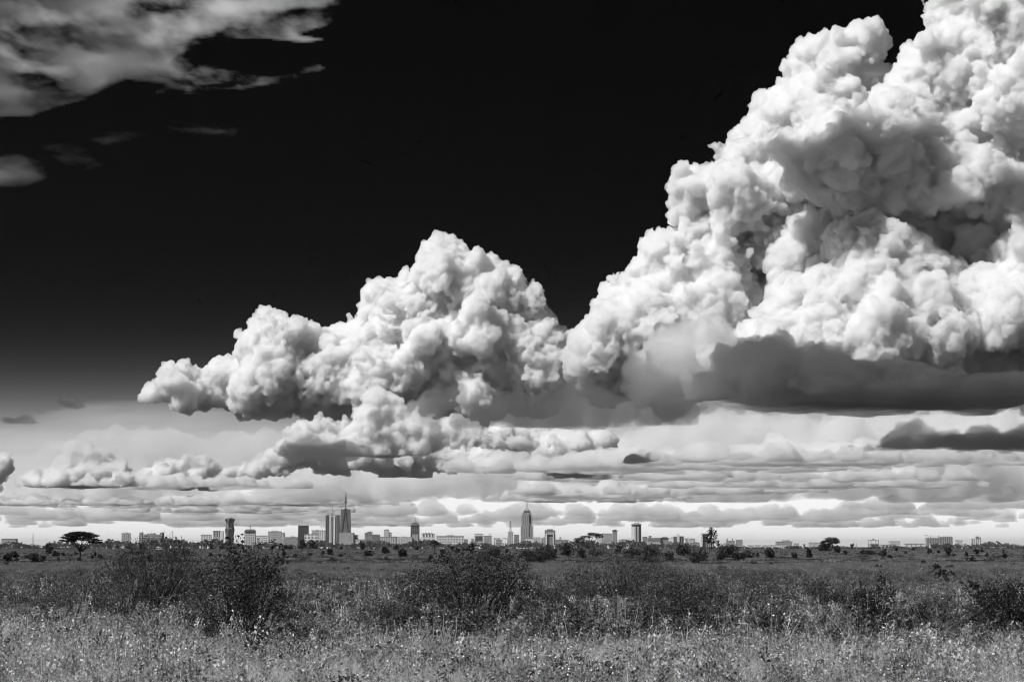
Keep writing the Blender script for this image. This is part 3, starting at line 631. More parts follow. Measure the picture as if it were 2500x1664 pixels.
# small town houses among the trees in front of the towers
rng = random.Random(77)
for k in range(46):
    u = rng.choice([rng.uniform(20, 330), rng.uniform(420, 560), rng.uniform(690, 1010), rng.uniform(780, 900), rng.uniform(1010, 1330), rng.uniform(1010, 1330), rng.uniform(1330, 1640), rng.uniform(1930, 2480)])
    D = rng.uniform(3000, 4300); wdt = rng.uniform(3, 9)
    block(u, u + wdt, V0 - rng.uniform(1.5, 9.5) , 'small pale flat roofed house among the trees below the skyline', facade(rng.choice([.9, .8, .65]), .2, 4, 4, .4, .4), D=D, depth=9, name='town_house', cat='house', group='small pale houses among the trees', rz=rng.uniform(-25, 25), roof=M_PALE)
# ------------------------------------------------------------------ plants
def leaf_mat(name, lo, hi, trans=.0, vary=None):
    """leaves of many tones; vary: how far whole tufts differ from one another"""
    m = bpy.data.materials.new(name); m.use_nodes = True; t = NT(m.node_tree)
    g = t.n('ShaderNodeNewGeometry')
    mr = t.n('ShaderNodeMapRange', {0: g.outputs['Random Per Island'], 1: 0.0, 2: 1.0, 3: lo, 4: hi})
    if vary:
        oi = t.n('ShaderNodeObjectInfo')
        mr = t.m('MULTIPLY', mr.outputs[0], t.n('ShaderNodeMapRange', {0: oi.outputs['Random'], 1: 0.0, 2: 1.0, 3: vary[0], 4: vary[1]}).outputs[0])
    cc = t.n('ShaderNodeCombineColor', {0: mr, 1: mr, 2: mr})
    b = t.n('ShaderNodeBsdfPrincipled', {'Base Color': cc, 'Roughness': .6, 'Specular IOR Level': .25})
    out = b.outputs[0]
    if trans:
        tl = t.n('ShaderNodeBsdfTranslucent', {0: cc})
        out = t.n('ShaderNodeMixShader', {0: trans, 1: b.outputs[0], 2: tl.outputs[0]}).outputs[0]
    t.n('ShaderNodeOutputMaterial', {0: out}); return m
L_BLACK = leaf_mat('dark_foliage', .012, .035)
L_DARK = leaf_mat('shrub_foliage', .022, .06)
L_WEED = leaf_mat('weed_foliage', .06, .30, .2, (.3, 1.4))
L_UNDER = leaf_mat('undergrowth_foliage', .02, .10, .1, (.4, 1.4))
L_SHRUB = leaf_mat('loose_shrub_foliage', .04, .15, .2)
L_MID = leaf_mat('grey_foliage', .05, .13, .2)
L_PALE = leaf_mat('pale_foliage', .25, .78, .35, (.45, 1.2))
L_STRAW = leaf_mat('dry_straw', .5, .95, .45, (.6, 1.1))
L_PLAIN = leaf_mat('plain_grass_blades', .095, .30, .2, (.45, 1.5))
L_FLOWER = leaf_mat('flower_heads', .65, .85)
L_BARK = flat_mat('bark', .05, .95)
def rot_rand(rng, n):
    q = rng.normal(size=(n, 4)); q /= np.linalg.norm(q, axis=1, keepdims=True)
    w_, x, y, z = q.T
    return np.stack([np.stack([1 - 2 * (y * y + z * z), 2 * (x * y - z * w_), 2 * (x * z + y * w_)], -1),
                     np.stack([2 * (x * y + z * w_), 1 - 2 * (x * x + z * z), 2 * (y * z - x * w_)], -1),
                     np.stack([2 * (x * z - y * w_), 2 * (y * z + x * w_), 1 - 2 * (x * x + y * y)], -1)], 1)
LEAF = np.array([[-.5, 0, 0], [0, -.28, .06], [.5, 0, 0], [0, .28, .06]])
def leaves(rng, P, size, narrow=1.0, flat=0.0):
    """leaf shaped quads at P, turned at random"""
    n = len(P); M = rot_rand(rng, n)
    L = LEAF * np.array([1, narrow, 1])
    v = np.einsum('nij,kj->nki', M, L)
    v[..., 2] *= 1 - flat
    v = v * (np.broadcast_to(size, n) * rng.uniform(.6, 1.3, n))[:, None, None] + P[:, None, :]
    return v.reshape(-1, 3), np.arange(4 * n).reshape(n, 4)
def merge(parts):
    V, Fc, o = [], [], 0
    for v, f in parts:
        V.append(v); Fc.append(f + o); o += len(v)
    return np.concatenate(V), np.concatenate(Fc)
def tube(pts, r0, r1, n=5):
    pts = [np.array(p, float) for p in pts]; V = []; Fc = []
    for i, p in enumerate(pts):
        d = pts[min(i + 1, len(pts) - 1)] - pts[max(i - 1, 0)]; d /= np.linalg.norm(d) + 1e-9
        u = np.cross(d, [.3, 1, .1]); u /= np.linalg.norm(u) + 1e-9; w_ = np.cross(d, u)
        r = r0 + (r1 - r0) * i / (len(pts) - 1)
        V += [p + r * (u * math.cos(2 * math.pi * k / n) + w_ * math.sin(2 * math.pi * k / n)) for k in range(n)]
    for i in range(len(pts) - 1):
        Fc += [(i * n + k, i * n + (k + 1) % n, (i + 1) * n + (k + 1) % n, (i + 1) * n + k) for k in range(n)]
    return np.array(V), np.array(Fc)
def wig(rng, a, b, n=5, amp=.06):
    a, b = np.array(a, float), np.array(b, float); L = np.linalg.norm(b - a)
    return [a + (b - a) * k / n + (rng.normal(0, amp * L / n, 3) if 0 < k < n else 0) for k in range(n + 1)]
def in_puffs(rng, puffs, n, shell=.5):
    """n points in ellipsoids (x, y, z, rx, ry, rz), thicker towards the skin; clumped"""
    pf = np.array(puffs, float); vol = pf[:, 3] * pf[:, 4] * pf[:, 5]
    # leaf clumps
    nc = max(6, n // 14)
    w_ = rng.choice(len(pf), nc, p=vol ** .75 / (vol ** .75).sum())
    d = rng.normal(size=(nc, 3)); d /= np.linalg.norm(d, axis=1, keepdims=True)
    rad_ = rng.uniform(0, 1, nc) ** (1 / 3) * (1 - shell) + shell * rng.uniform(.8, 1.08, nc)
    c = pf[w_, :3] + d * pf[w_, 3:] * rad_[:, None]
    k = rng.integers(0, nc, n)
    return c[k] + rng.normal(size=(n, 3)) * (pf[w_][k, 3:] * .13)
def plant(name, cat, u, v0, label, D=None, group=None):
    D = D or dist_for_row(v0)
    x = (u - 1250) / F * D
    return tag(empty(name, (x, D, gpt(x, D) - .03)), label, cat, group), D / F
def bush(u, vt, vb, wpx, label, mat=None, seed=0, n=700, leaf=None, name='bush', round_=.5, D=None, shape=None, depth=.8):
    r, s = plant(name, 'bush', u, vb, label, D)
    rng = np.random.default_rng(seed + int(u * 7))
    w_, h = wpx * s, (vb - vt) * s
    rx = w_ / 2
    pf = shape or [(rng.uniform(-.55, .55) * rx, rng.uniform(-.5, .5) * rx * depth, h * rng.uniform(.3, .62), rx * rng.uniform(.35, .62), rx * .5 * depth, h * rng.uniform(.25, .38)) for _ in range(5)] + [(0, 0, h * .5, rx * .62, rx * .6 * depth, h * .46), (0, 0, h * .2, rx * .8, rx * .7 * depth, h * .22)]
    P = in_puffs(rng, pf, n); P[:, 2] = np.abs(P[:, 2])
    lf = leaf or max(.05, s * 2.6)
    link('foliage', mesh_np('foliage', *leaves(rng, P, lf)), mat or L_BLACK, r)
    tops = P[rng.integers(0, n, 7)]
    link('stems', mesh_np('stems', *merge([tube(wig(rng, (rng.normal(0, rx * .08), rng.normal(0, .05), 0), q), max(.02, s * .35), max(.008, s * .15), 4) for q in tops])), L_BARK, r)
    return r
def tree(u, vt, vb, wpx, label, crown, seed=0, n=900, mat=None, trunk=.35, leaf=None, name='tree', limbs=6, flat=0., D=None, lean=0, thick=1.0):
    """crown: ellipsoids in fractions of (half width, height): (x, y, z, rx, ry, rz)"""
    r, s = plant(name, 'tree', u, vb, label, D)
    n = int(n * 1.5); rng = np.random.default_rng(seed + int(u * 3)); hw, h = wpx * s / 2, (vb - vt) * s
    pf = [(a * hw, b * hw, c_ * h, d * hw, e * hw, f * h) for a, b, c_, d, e, f in crown]
    P = in_puffs(rng, pf, n, .35)
    link('crown', mesh_np('crown', *leaves(rng, P, leaf or max(.08, s * 2.6), flat=flat)), mat or L_BLACK, r)
    fork = np.array([lean * hw, 0, trunk * h])
    tr = thick * h * .035
    parts = [tube(wig(rng, (0, 0, 0), fork, 4), tr, tr * .75, 7)]
    for k in range(limbs):
        p_ = pf[k % len(pf)]; e = np.array([p_[0] + rng.normal(0, p_[3] * .3), p_[1] + rng.normal(0, p_[4] * .3), p_[2]])
        parts.append(tube(wig(rng, fork - (0, 0, .02 * h), e, 5, .12), tr * .6, tr * .18, 5))
    link('trunk', mesh_np('trunk', *merge(parts)), L_BARK, r)
    return r
# --- trees on the plain
tree(202, 1297, 1366, 107, 'black flat topped umbrella acacia standing alone at left, taller than everything near it',
     [(-.1, 0, .93, .4, .4, .055), (.22, .1, .9, .36, .4, .06), (-.36, -.1, .86, .36, .35, .06), (.5, 0, .83, .34, .35, .055), (-.62, .1, .78, .3, .3, .05), (.1, 0, .8, .5, .4, .07), (-.3, .2, .72, .36, .3, .05), (.42, -.2, .7, .4, .3, .055), (.72, 0, .7, .26, .28, .05), (-.84, 0, .67, .16, .2, .035), (.9, .1, .6, .12, .2, .035), (.6, .1, .6, .28, .3, .04), (-.5, 0, .65, .3, .3, .04)], 1, 6500, trunk=.3, limbs=9, name='acacia_tree', leaf=.26, thick=.9)
tree(1437, 1300, 1345, 70, 'spreading acacia with two bare forked limbs and flat crowns in the middle distance',
     [(.42, 0, .9, .5, .4, .085), (.7, .1, .8, .3, .3, .09), (-.2, 0, .78, .4, .4, .07), (-.65, 0, .66, .36, .35, .085), (-.82, 0, .52, .2, .2, .06), (.15, 0, .96, .25, .25, .05), (-.5, .1, .5, .2, .2, .05)], 2, 5200, trunk=.16, limbs=14, name='acacia_tree', leaf=.34, thick=.9)
tree(1734, 1285, 1345, 40, 'sparse upright pine like tree with a bare lower trunk right of centre',
     [(.02, 0, .93, .2, .2, .07), (-.25, 0, .83, .3, .3, .06), (.32, 0, .8, .34, .3, .07), (-.1, 0, .7, .42, .4, .07), (.6, 0, .68, .26, .25, .08), (-.66, 0, .6, .33, .3, .07), (.2, 0, .56, .45, .4, .08), (-.3, 0, .47, .5, .35, .07), (.62, 0, .38, .4, .35, .08), (-.1, 0, .36, .5, .4, .07), (.8, 0, .26, .25, .2, .06), (-.75, 0, .4, .25, .2, .05)], 3, 1700, trunk=.88, limbs=24, name='pine_tree', leaf=.62, thick=.55)
tree(2022, 1309, 1345, 54, 'large dark dome crowned tree at right, leaning over a lower clump',
     [(.15, 0, .8, .62, .6, .16), (-.25, 0, .6, .6, .5, .15), (.6, 0, .66, .35, .35, .14), (-.65, 0, .3, .42, .4, .2), (-.4, 0, .42, .5, .4, .14), (-.5, 0, .1, .5, .4, .12)], 4, 3500, trunk=.4, limbs=6, name='tree', lean=.3)
tree(2039, 1330, 1355, 20, 'short dark round crowned tree in front of the large dome crowned tree', [(0, 0, .68, .9, .9, .3), (.1, 0, .45, .8, .8, .2)], 5, 500, trunk=.3)
tree(1062, 1317, 1353, 23, 'small flat topped tree with a thin bare double trunk below the long white slab', [(-.2, 0, .86, .75, .7, .11), (.55, 0, .74, .45, .5, .12), (-.5, 0, .75, .4, .5, .08), (.1, 0, .08, .4, .4, .08)], 6, 520, trunk=.55, limbs=5, thick=.9)
tree(1152, 1317.6, 1354, 21, 'dark upright cypress like tree with a split top, just left of the bush belt', [(-.1, 0, .8, .33, .33, .2), (.5, 0, .6, .35, .3, .18), (-.5, 0, .5, .4, .4, .18), (.05, 0, .45, .6, .5, .3), (0, 0, .18, .45, .4, .14)], 7, 800, trunk=.2)
tree(884, 1317.6, 1342, 18, 'dark round headed tree right of the spire tower podium', [(0, 0, .7, .85, .85, .28), (.25, 0, .4, .7, .6, .22), (.3, 0, .15, .6, .5, .14)], 8, 600, trunk=.3)
tree(741.6, 1314.7, 1340, 20, 'black egg shaped tree, left one of the close pair under the black slab tower', [(0, 0, .62, .8, .8, .34), (0, 0, .3, .95, .9, .28)], 9, 900, trunk=.1)
tree(765, 1316.6, 1340, 21, 'black square topped tree, right one of the close pair under the black slab tower', [(-.1, 0, .66, .75, .7, .3), (.4, 0, .35, .6, .6, .28), (-.3, 0, .3, .6, .6, .26), (.8, 0, .14, .3, .3, .13)], 10, 900, trunk=.1)
tree(2309, 1334, 1356, 18, 'dark lollipop shaped tree under the bristling building site', [(0, 0, .62, .95, .9, .34), (.1, 0, .3, .5, .5, .2)], 11, 600, trunk=.3, thick=1.6)
tree(2377, 1340, 1356, 18, 'small spreading dark tree below the grain silos', [(0, 0, .75, .9, .8, .22), (.2, 0, .45, .5, .5, .2)], 12, 400, trunk=.4)
tree(2077, 1319, 1333, 11, 'little round topped tree in the haze right of the large dome crowned tree', [(0, 0, .75, .8, .8, .22), (-.2, 0, .5, .7, .6, .18)], 13, 300, trunk=.35)
tree(2445.5, 1350, 1364, 13, 'small dark round tree alone near the right edge of the plain', [(0, 0, .6, .95, .9, .38)], 14, 400, trunk=.2)
tree(125, 1322, 1353, 24, 'dark pointed shrubby tree left of the lone acacia', [(0, 0, .8, .5, .5, .2), (-.3, 0, .62, .8, .7, .16), (.2, 0, .45, .8, .7, .2), (0, 0, .2, .6, .6, .2)], 15, 800, trunk=.1)
# --- bushes scattered over the plain: u, top row, base row, width, tone, label
BL, BD, BM_ = L_BLACK, L_DARK, L_MID
for k, (u, vt, vb, wp, mt, lb) in enumerate([
    (25, 1348, 1367, 32, BL, 'wide black bush at the far left of the dark thicket'),
    (48, 1341, 1360, 22, BL, 'narrow dark bush rising behind the wide black bush at far left'),
    (46, 1361, 1371, 18, BL, 'low dark bush in front of the far left thicket'),
    (70, 1351, 1363, 16, BD, 'dull grey bush in the middle of the far left thicket'),
    (92, 1343, 1375, 30, BL, 'tall dark ragged bush in the middle of the thicket left of the acacia'),
    (112, 1352, 1371, 18, BD, 'dull bush right of the tall ragged bush in the left thicket'),
    (142, 1343, 1358, 20, BL, 'dark bush at the right end of the left thicket'),
    (160, 1346, 1355, 12, BL, 'small dark bush between the left thicket and the acacia'),
    (150, 1358, 1367, 8, BL, 'tiny dark bush below the right end of the left thicket'),
    (61, 1377, 1389, 20, BL, 'lone dark bush low on the plain below the left thicket'),
    (170, 1366, 1374, 20, BD, 'low dull tuft just left of the acacia trunk'),
    (199, 1354, 1367, 14, BL, 'black bush hugging the foot of the lone acacia'),
    (231, 1352, 1363, 11, BL, 'small dark bush right of the acacia foot'),
    (238, 1346, 1357, 8, BL, 'slim dark bush right of and behind the acacia foot'),
    (250, 1350, 1361, 14, BD, 'dull round bush two widths right of the acacia trunk'),
    (192, 1345, 1354, 10, BD, 'dull bush left of the acacia trunk, under its crown'),
    (308, 1350, 1356, 7, BL, 'tiny dark bush below the turreted block'),
    (321, 1327, 1338, 10, BL, 'dark round bush on the skyline left of the stepped office block'),
    (349, 1325.6, 1339, 11, BL, 'black round bush in front of the stepped office block'),
    (327, 1338, 1350.5, 10, BL, 'dark upright bush below the gap left of the stepped office block'),
    (345, 1342, 1352, 22, BL, 'low spreading dark bush below the stepped office block'),
    (371, 1350, 1367, 18, BD, 'dull bush in front of the white van on the plain'),
    (460, 1341, 1351, 20, BD, 'grey leaning bush halfway between the van and the tall shrub'),
    (521, 1326, 1338, 14, BL, 'dark bush on the skyline left of the waisted glass tower'),
    (546, 1330, 1339, 20, BL, 'low dark hedge like bush behind the top of the tall shrub'),
    (519, 1347, 1357, 13, BD, 'dull bush left of the tall shrub, below its leafy tips'),
    (698.6, 1326, 1340, 19, BL, 'black dome shaped bush left of the close pair of black trees'),
    (713, 1331, 1340, 9, BL, 'small dark bush touching the black dome shaped bush'),
    (695, 1341.5, 1353.5, 14, BL, 'dark bush just right of the tall shrub tips'),
    (722, 1350, 1360, 14, BD, 'dull tuft below the black dome shaped bush'),
    (758.6, 1347, 1356, 18, BD, 'low dull bush below the close pair of black trees'),
    (791, 1342, 1352.5, 12, BL, 'dark bush left of the pointed bush under the twin mast tower'),
    (808.5, 1333, 1354, 18, BL, 'dark pointed bush under the twin mast tower'),
    (814, 1359, 1370, 23, BD, 'grey arched bush on the open plain below the pointed bush'),
    (836, 1332, 1340, 9, BL, 'tiny dark bush on the skyline below the spire tower'),
    (901, 1340, 1356, 28, BL, 'dark straggling bush below the round headed tree'),
    (834, 1349, 1358, 13, BD, 'dull small bush below the spire tower'),
    (943.4, 1331, 1350, 24, BL, 'black lopsided bush below the pale slim tower'),
    (968.8, 1329, 1341, 16, BL, 'black bush with a small gap, below the long pale flats'),
    (983, 1337, 1358, 29, BL, 'large black double bush below the long pale flats'),
    (915, 1367, 1376, 16, BL, 'dark bush alone on the plain between the straggling and double bushes'),
    (942, 1357, 1364, 15, BD, 'dull flat tuft below the black lopsided bush'),
    (1019, 1332, 1341.5, 9, BL, 'small black bush under the dark hipped tower'),
    (1083, 1337, 1358, 22, BL, 'black bush right of the small flat topped tree'),
    (1105, 1331, 1342.5, 11, BL, 'dark bush below the left half of the long white slab'),
    (1117, 1335, 1348.5, 13, BL, 'dark bush below the middle of the long white slab'),
    (1135, 1335.5, 1343, 15, BL, 'low dark bush below the right end of the long white slab'),
    (1053, 1352, 1362, 12, BD, 'dull bush below the small flat topped tree'),
    (1048, 1361, 1370, 9, BL, 'tiny dark bush in front of the small flat topped tree'),
    (1085, 1369, 1375, 9, BL, 'very small dark bush on open grass below the long white slab'),
    (1201, 1332, 1357, 46, BD, 'wide soft grey bush at the left end of the bush belt'),
    (1238, 1338, 1347, 7, BL, 'tiny black bush on the skyline under the lattice mast block'),
    (1175, 1344, 1365, 30, BM_, 'pale grey bush at the foot of the cypress like tree'),
    (1288, 1340, 1358, 43, BD, 'grey domed bush in the belt below the stepped tower'),
    (1333, 1330, 1366, 52, BD, 'tallest rounded bush of the belt, below the portal block'),
    (1305, 1353, 1377, 58, BL, 'darkest broad bush at the front of the belt'),
    (1240, 1352, 1368, 40, BM_, 'pale low bush in the belt between its grey end and darkest bush'),
    (1386, 1328, 1354, 34, BL, 'ragged black bush sticking up from the belt left of the spreading acacia'),
    (1356, 1336, 1347, 9, BL, 'small dark bush left of the ragged black bush'),
    (1418, 1335, 1359, 24, BD, 'grey upright bush left of the spreading acacia foot'),
    (1456, 1338, 1357, 32, BD, 'grey bush right of the spreading acacia foot'),
    (1507, 1329.6, 1349, 21, BL, 'black square headed bush below the saucer topped tower'),
    (1543, 1333, 1360, 48, BD, 'dark bush with a twiggy top below the octagonal tower'),
    (1592, 1332, 1357, 48, BD, 'round dark bush in the belt right of the octagonal tower'),
    (1586, 1354, 1373, 50, BL, 'low wide dark bush in front of the belt right of the octagonal tower'),
    (1631, 1342, 1366, 32, BD, 'dull bush in the belt under the twin winged block'),
    (1665, 1329, 1353, 38, BL, 'black domed bush in the belt left of the sparse pine'),
    (1703, 1335, 1370, 38, BD, 'tall dull bush at the left foot of the sparse pine'),
    (1755, 1346, 1365, 22, BL, 'dark bush at the right foot of the sparse pine'),
    (1771, 1324.6, 1358, 50, BL, 'biggest dark domed bush right of the sparse pine'),
    (1799, 1345, 1366, 30, BL, 'dark round bush at the right end of the belt'),
    (1824, 1342, 1358, 28, BD, 'dull bush just past the right end of the belt'),
    (1846, 1347, 1357, 10, BL, 'small dark bush below the white row houses'),
    (1876, 1336, 1361, 29, BL, 'dark three lobed bush below the white row houses'),
    (1841, 1368, 1382, 21, BL, 'dark bush alone low on the plain below the three lobed bush'),
    (1875, 1367, 1377, 9, BD, 'tiny dull bush below the three lobed bush'),
    (1934, 1348, 1361, 17, BL, 'dark low double bush left of the dark oval bush'),
    (1971, 1334, 1359, 19, BL, 'dark oval bush with dry sticks at its foot, left of the large domed tree'),
    (2060, 1342, 1351, 16, BL, 'low dark bush right of the short round crowned tree'),
    (2110, 1341, 1352, 52, BL, 'long low dark hedge like bush below the open frame'),
    (2152, 1337, 1358, 21, BL, 'dark leaning bush at the right end of the long low hedge'),
    (2166, 1351, 1362, 18, BL, 'small dark bush in front of the leaning bush at right'),
    (2183, 1336, 1343, 7, BL, 'tiny dark bush below the faint pale hall at right'),
    (2224, 1334, 1342, 11, BL, 'small dark bush below the long white shed'),
    (2206, 1344, 1351, 8, BD, 'tiny dull bush below and left of the long white shed'),
    (2263, 1336, 1350, 15, BL, 'dark bush below the left end of the bristling site'),
    (2285, 1341, 1349, 9, BL, 'little dark bush left of the lollipop tree'),
    (2324, 1350, 1358, 8, BL, 'tiny dark bush right of the lollipop tree foot'),
    (2353, 1344, 1357, 11, BL, 'narrow dark bush left of the small spreading tree'),
    (2368, 1355, 1369, 19, BL, 'dark bush in front of the small spreading tree below the silos'),
    (2391, 1337, 1347, 8, BL, 'small dark bush behind the small spreading tree'),
    (2403, 1345, 1358, 11, BL, 'dark pointed bush right of the small spreading tree'),
    (2443, 1340, 1349, 6, BD, 'tiny dull bush behind the lone round tree near the right edge'),
    (2496, 1347, 1358, 11, BL, 'dark bush cut by the right edge of the plain'),
    (2313, 1374, 1387, 23, BL, 'dark bush alone on open grass below the lollipop tree'),
    (2247, 1368, 1381, 14, BD, 'dull round bush on open grass left below the lollipop tree'),
    (2266, 1378, 1387, 16, BD, 'low dull tuft on open grass below the dull round bush'),
    (2490, 1396, 1412, 22, BL, 'dark bush low at the right edge, far beyond the near branch'),
    (110, 1416, 1428, 14, BL, 'small dark bush on the open grass at left, above the pale weeds'),
    (935, 1388, 1402, 13, BL, 'small dark bush on the open grass left of the near centre bush'),
]):
    big = wp > 22 and 1170 < u < 1830
    bush(u, vt - (2 if big else 0), vb + (3 if big else 1), wp * (1.3 if big else 1.05), lb, mt, seed=k, n=int(min(4000, 250 + wp * (vb - vt) * 2.0)))
# --- near bushes, 45 to 85 m off
CLEAR = []                                   # where bushes shade out the pale weeds
def near_bush(u, vb, label, puffs, mat, n, leaf, seed, name='bush', twigs=40, upright=0., twig_mat=None, narrow=1.0, depth=.8, big=1.5):
    """puffs: (u, v, half width, half height) in photo pixels at the bush's distance"""
    r, s = plant(name, 'bush', u, vb, label)
    hw_ = max(abs(a - u) + c_ for a, b, c_, d in puffs) * s * big; CLEAR.append((r.location.x, r.location.y, hw_ * .8))
    rng = np.random.default_rng(seed)
    pf = [((a - u) * s * big, rng.uniform(-.3, .3) * c_ * s, (vb - b) * s * (.5 + .5 * big), c_ * s * big, c_ * s * depth, d * s * big) for a, b, c_, d in puffs]
    lo_ = min(p_[2] for p_ in pf); pf += [(a, b, c_ * .35, d * .8, e * .8, max(c_ * .4, .15)) for a, b, c_, d, e, f in pf if c_ < 1.6]
    n = int(n * 2.2); P = in_puffs(rng, pf, n, .25); P[:, 2] = np.maximum(np.abs(P[:, 2]), .03)
    V, Fc = leaves(rng, P, leaf * .72, narrow)
    if upright:
        V = V.reshape(-1, 4, 3); c_ = V.mean(1, keepdims=True); V = c_ + (V - c_) * np.array([1, 1, 1 + upright]); V = V.reshape(-1, 3)
    link('foliage', mesh_np('foliage', V, Fc), mat, r)
    parts = []
    for q in P[rng.integers(0, n, twigs)]:
        b0 = (q[0] * .25 + rng.normal(0, .1), q[1] * .25, 0)
        parts.append(tube(wig(rng, b0, q * 1.03, 6, .12), .022, .006, 4))
    link('stems', mesh_np('stems', *merge(parts)), twig_mat or L_BARK, r)
    return r
near_bush(372, 1515, 'dense black bush with fine upright twigs, left of the tall shrub', [(372, 1440, 85, 62), (330, 1450, 55, 50), (420, 1430, 60, 50), (380, 1400, 70, 40), (445, 1470, 45, 45), (375, 1490, 60, 30)], L_DARK, 9000, .10, 1, upright=1.2, narrow=.35, twigs=120)
near_bush(592, 1604, 'tall loose shrub whose leafy tips rise above the horizon at left', [(590, 1400, 85, 45), (560, 1460, 75, 60), (640, 1440, 60, 50), (585, 1530, 75, 60), (540, 1555, 50, 40), (630, 1550, 50, 45), (600, 1375, 70, 25), (680, 1380, 22, 16), (520, 1400, 35, 25), (500, 1480, 40, 40), (690, 1480, 36, 40), (500, 1550, 35, 40)], L_SHRUB, 11000, .075, 2, name='shrub', twigs=90, big=1.12)
near_bush(1150, 1530, 'broad leafy dark bush in the near centre', [(1140, 1425, 80, 40), (1080, 1460, 60, 45), (1190, 1430, 60, 38), (1150, 1475, 90, 45), (1060, 1500, 50, 35), (1230, 1470, 40, 40), (1130, 1400, 40, 22), (1210, 1405, 40, 20)], L_DARK, 11000, .085, 3, twigs=70)
near_bush(1080, 1575, 'dark lower clump in front of the broad leafy centre bush', [(1085, 1540, 60, 36), (1030, 1545, 36, 28), (1135, 1550, 40, 26)], L_DARK, 4500, .075, 4, twigs=40)
near_bush(1640, 1540, 'loose mid grey shrub between the soft grey shrub and the pale round shrub', [(1640, 1480, 60, 50), (1590, 1500, 45, 40), (1690, 1495, 45, 40), (1650, 1445, 40, 26)], L_SHRUB, 6500, .08, 15, name='shrub', twigs=70)
near_bush(960, 1560, 'low grey shrub left of the broad leafy centre bush', [(960, 1510, 50, 36), (920, 1525, 36, 28), (995, 1520, 36, 30)], L_MID, 4200, .075, 16, name='shrub')
near_bush(1330, 1590, 'dark tangled shrub in the near ground right of the centre bush', [(1330, 1540, 50, 40), (1290, 1555, 36, 30), (1375, 1550, 40, 32)], L_SHRUB, 5200, .07, 17, name='shrub', twigs=60)
near_bush(1530, 1490, 'soft grey shrub with pale tips right of centre, below the spreading acacia', [(1500, 1420, 70, 40), (1570, 1440, 60, 45), (1450, 1440, 40, 36), (1540, 1395, 50, 28), (1600, 1470, 40, 25)], L_MID, 9000, .085, 5, name='shrub', twigs=60)
near_bush(1410, 1500, 'small grey shrub between the centre bush and the soft grey shrub', [(1400, 1460, 45, 36), (1360, 1470, 30, 28)], L_MID, 3500, .08, 6, name='shrub')
near_bush(1790, 1500, 'pale round shrub right of centre in front of the bush belt', [(1790, 1450, 70, 36), (1740, 1465, 45, 30), (1840, 1460, 50, 34)], L_MID, 5200, .08, 7, name='shrub', twigs=70)
near_bush(2122, 1600, 'narrow dark forked shrub standing among pale weeds at right', [(2140, 1480, 16, 36), (2110, 1500, 22, 30), (2125, 1530, 32, 40), (2115, 1570, 38, 34), (2100, 1470, 10, 20)], L_BLACK, 3600, .07, 8, name='shrub', twigs=30)
near_bush(2460, 1590, 'dense black bush at the right edge with a long leafy branch reaching left', [(2450, 1510, 75, 70), (2490, 1490, 60, 60), (2440, 1560, 70, 40), (2430, 1545, 45, 40), (2410, 1470, 35, 24), (2385, 1450, 25, 15), (2365, 1436, 18, 9), (2325, 1418, 18, 14), (2300, 1408, 16, 12), (2480, 1570, 50, 30)], L_BLACK, 10000, .08, 9, twigs=60, big=1.12)
near_bush(200, 1530, 'low grey bush dotted with pale flowers left of the black bush', [(200, 1475, 55, 36), (250, 1490, 40, 30), (160, 1500, 40, 26)], L_MID, 4200, .075, 10)
near_bush(290, 1545, 'small dark bush below the black bush at left', [(285, 1510, 34, 26), (310, 1520, 26, 20)], L_DARK, 2200, .07, 11)
near_bush(1895, 1575, 'dark tangled shrub among pale weeds left of the narrow forked shrub', [(1895, 1530, 40, 32), (1860, 1545, 30, 24), (1930, 1540, 32, 26)], L_DARK, 4200, .07, 18, name='shrub')
near_bush(740, 1590, 'low dark shrub right of the foot of the tall shrub', [(740, 1550, 40, 28), (705, 1558, 30, 22), (775, 1560, 28, 20)], L_DARK, 3600, .07, 19, name='shrub')
near_bush(1500, 1610, 'dark low shrub nearest to the viewer right of centre', [(1500, 1575, 36, 26), (1465, 1582, 26, 20), (1535, 1585, 26, 18)], L_DARK, 3400, .06, 20, name='shrub')
near_bush(90, 1540, 'dull grey shrub near the left edge', [(90, 1500, 50, 30), (40, 1510, 36, 24), (135, 1512, 32, 22)], L_SHRUB, 3800, .075, 21, name='shrub')
near_bush(2280, 1560, 'pale grey shrub under the long leafy branch at right', [(2280, 1510, 50, 36), (2235, 1522, 36, 26), (2320, 1520, 36, 28)], L_MID, 4200, .075, 22, name='shrub')
near_bush(2070, 1500, 'small grey bush behind the narrow forked shrub', [(2010, 1440, 30, 14), (2040, 1450, 34, 20)], L_DARK, 1500, .08, 12)
# leafy tips of the tall shrub above the horizon
sh = [o for o in bpy.data.objects if o.get('label', '').startswith('tall loose shrub')][0]
Dsh = sh.location[1]; s_ = Dsh / F
rng = np.random.default_rng(5); tw = []; P = []
for (a, b) in ((567, 1302), (588, 1297), (560, 1318), (575, 1330), (640, 1322), (655, 1345), (672, 1312), (690, 1322), (610, 1335), (540, 1345), (595, 1312), (700, 1345), (555, 1305)):
    e = np.array([(a - 592) * s_, rng.normal(0, .15), (1604 - b) * s_])
    b0 = np.array([e[0] * .6 + rng.normal(0, .06), e[1], (1604 - 1400) * s_])
    pth = wig(rng, b0, e, 7, .2); tw.append(tube(pth, .016, .005, 4))
    for q in pth[2:]:
        for _ in range(6): P.append(q + rng.normal(0, .05, 3))
link('twig', mesh_np('twig', *merge(tw)), L_BARK, sh)
link('leafy_tips', mesh_np('leafy_tips', *leaves(rng, np.array(P), .09)), L_DARK, sh)
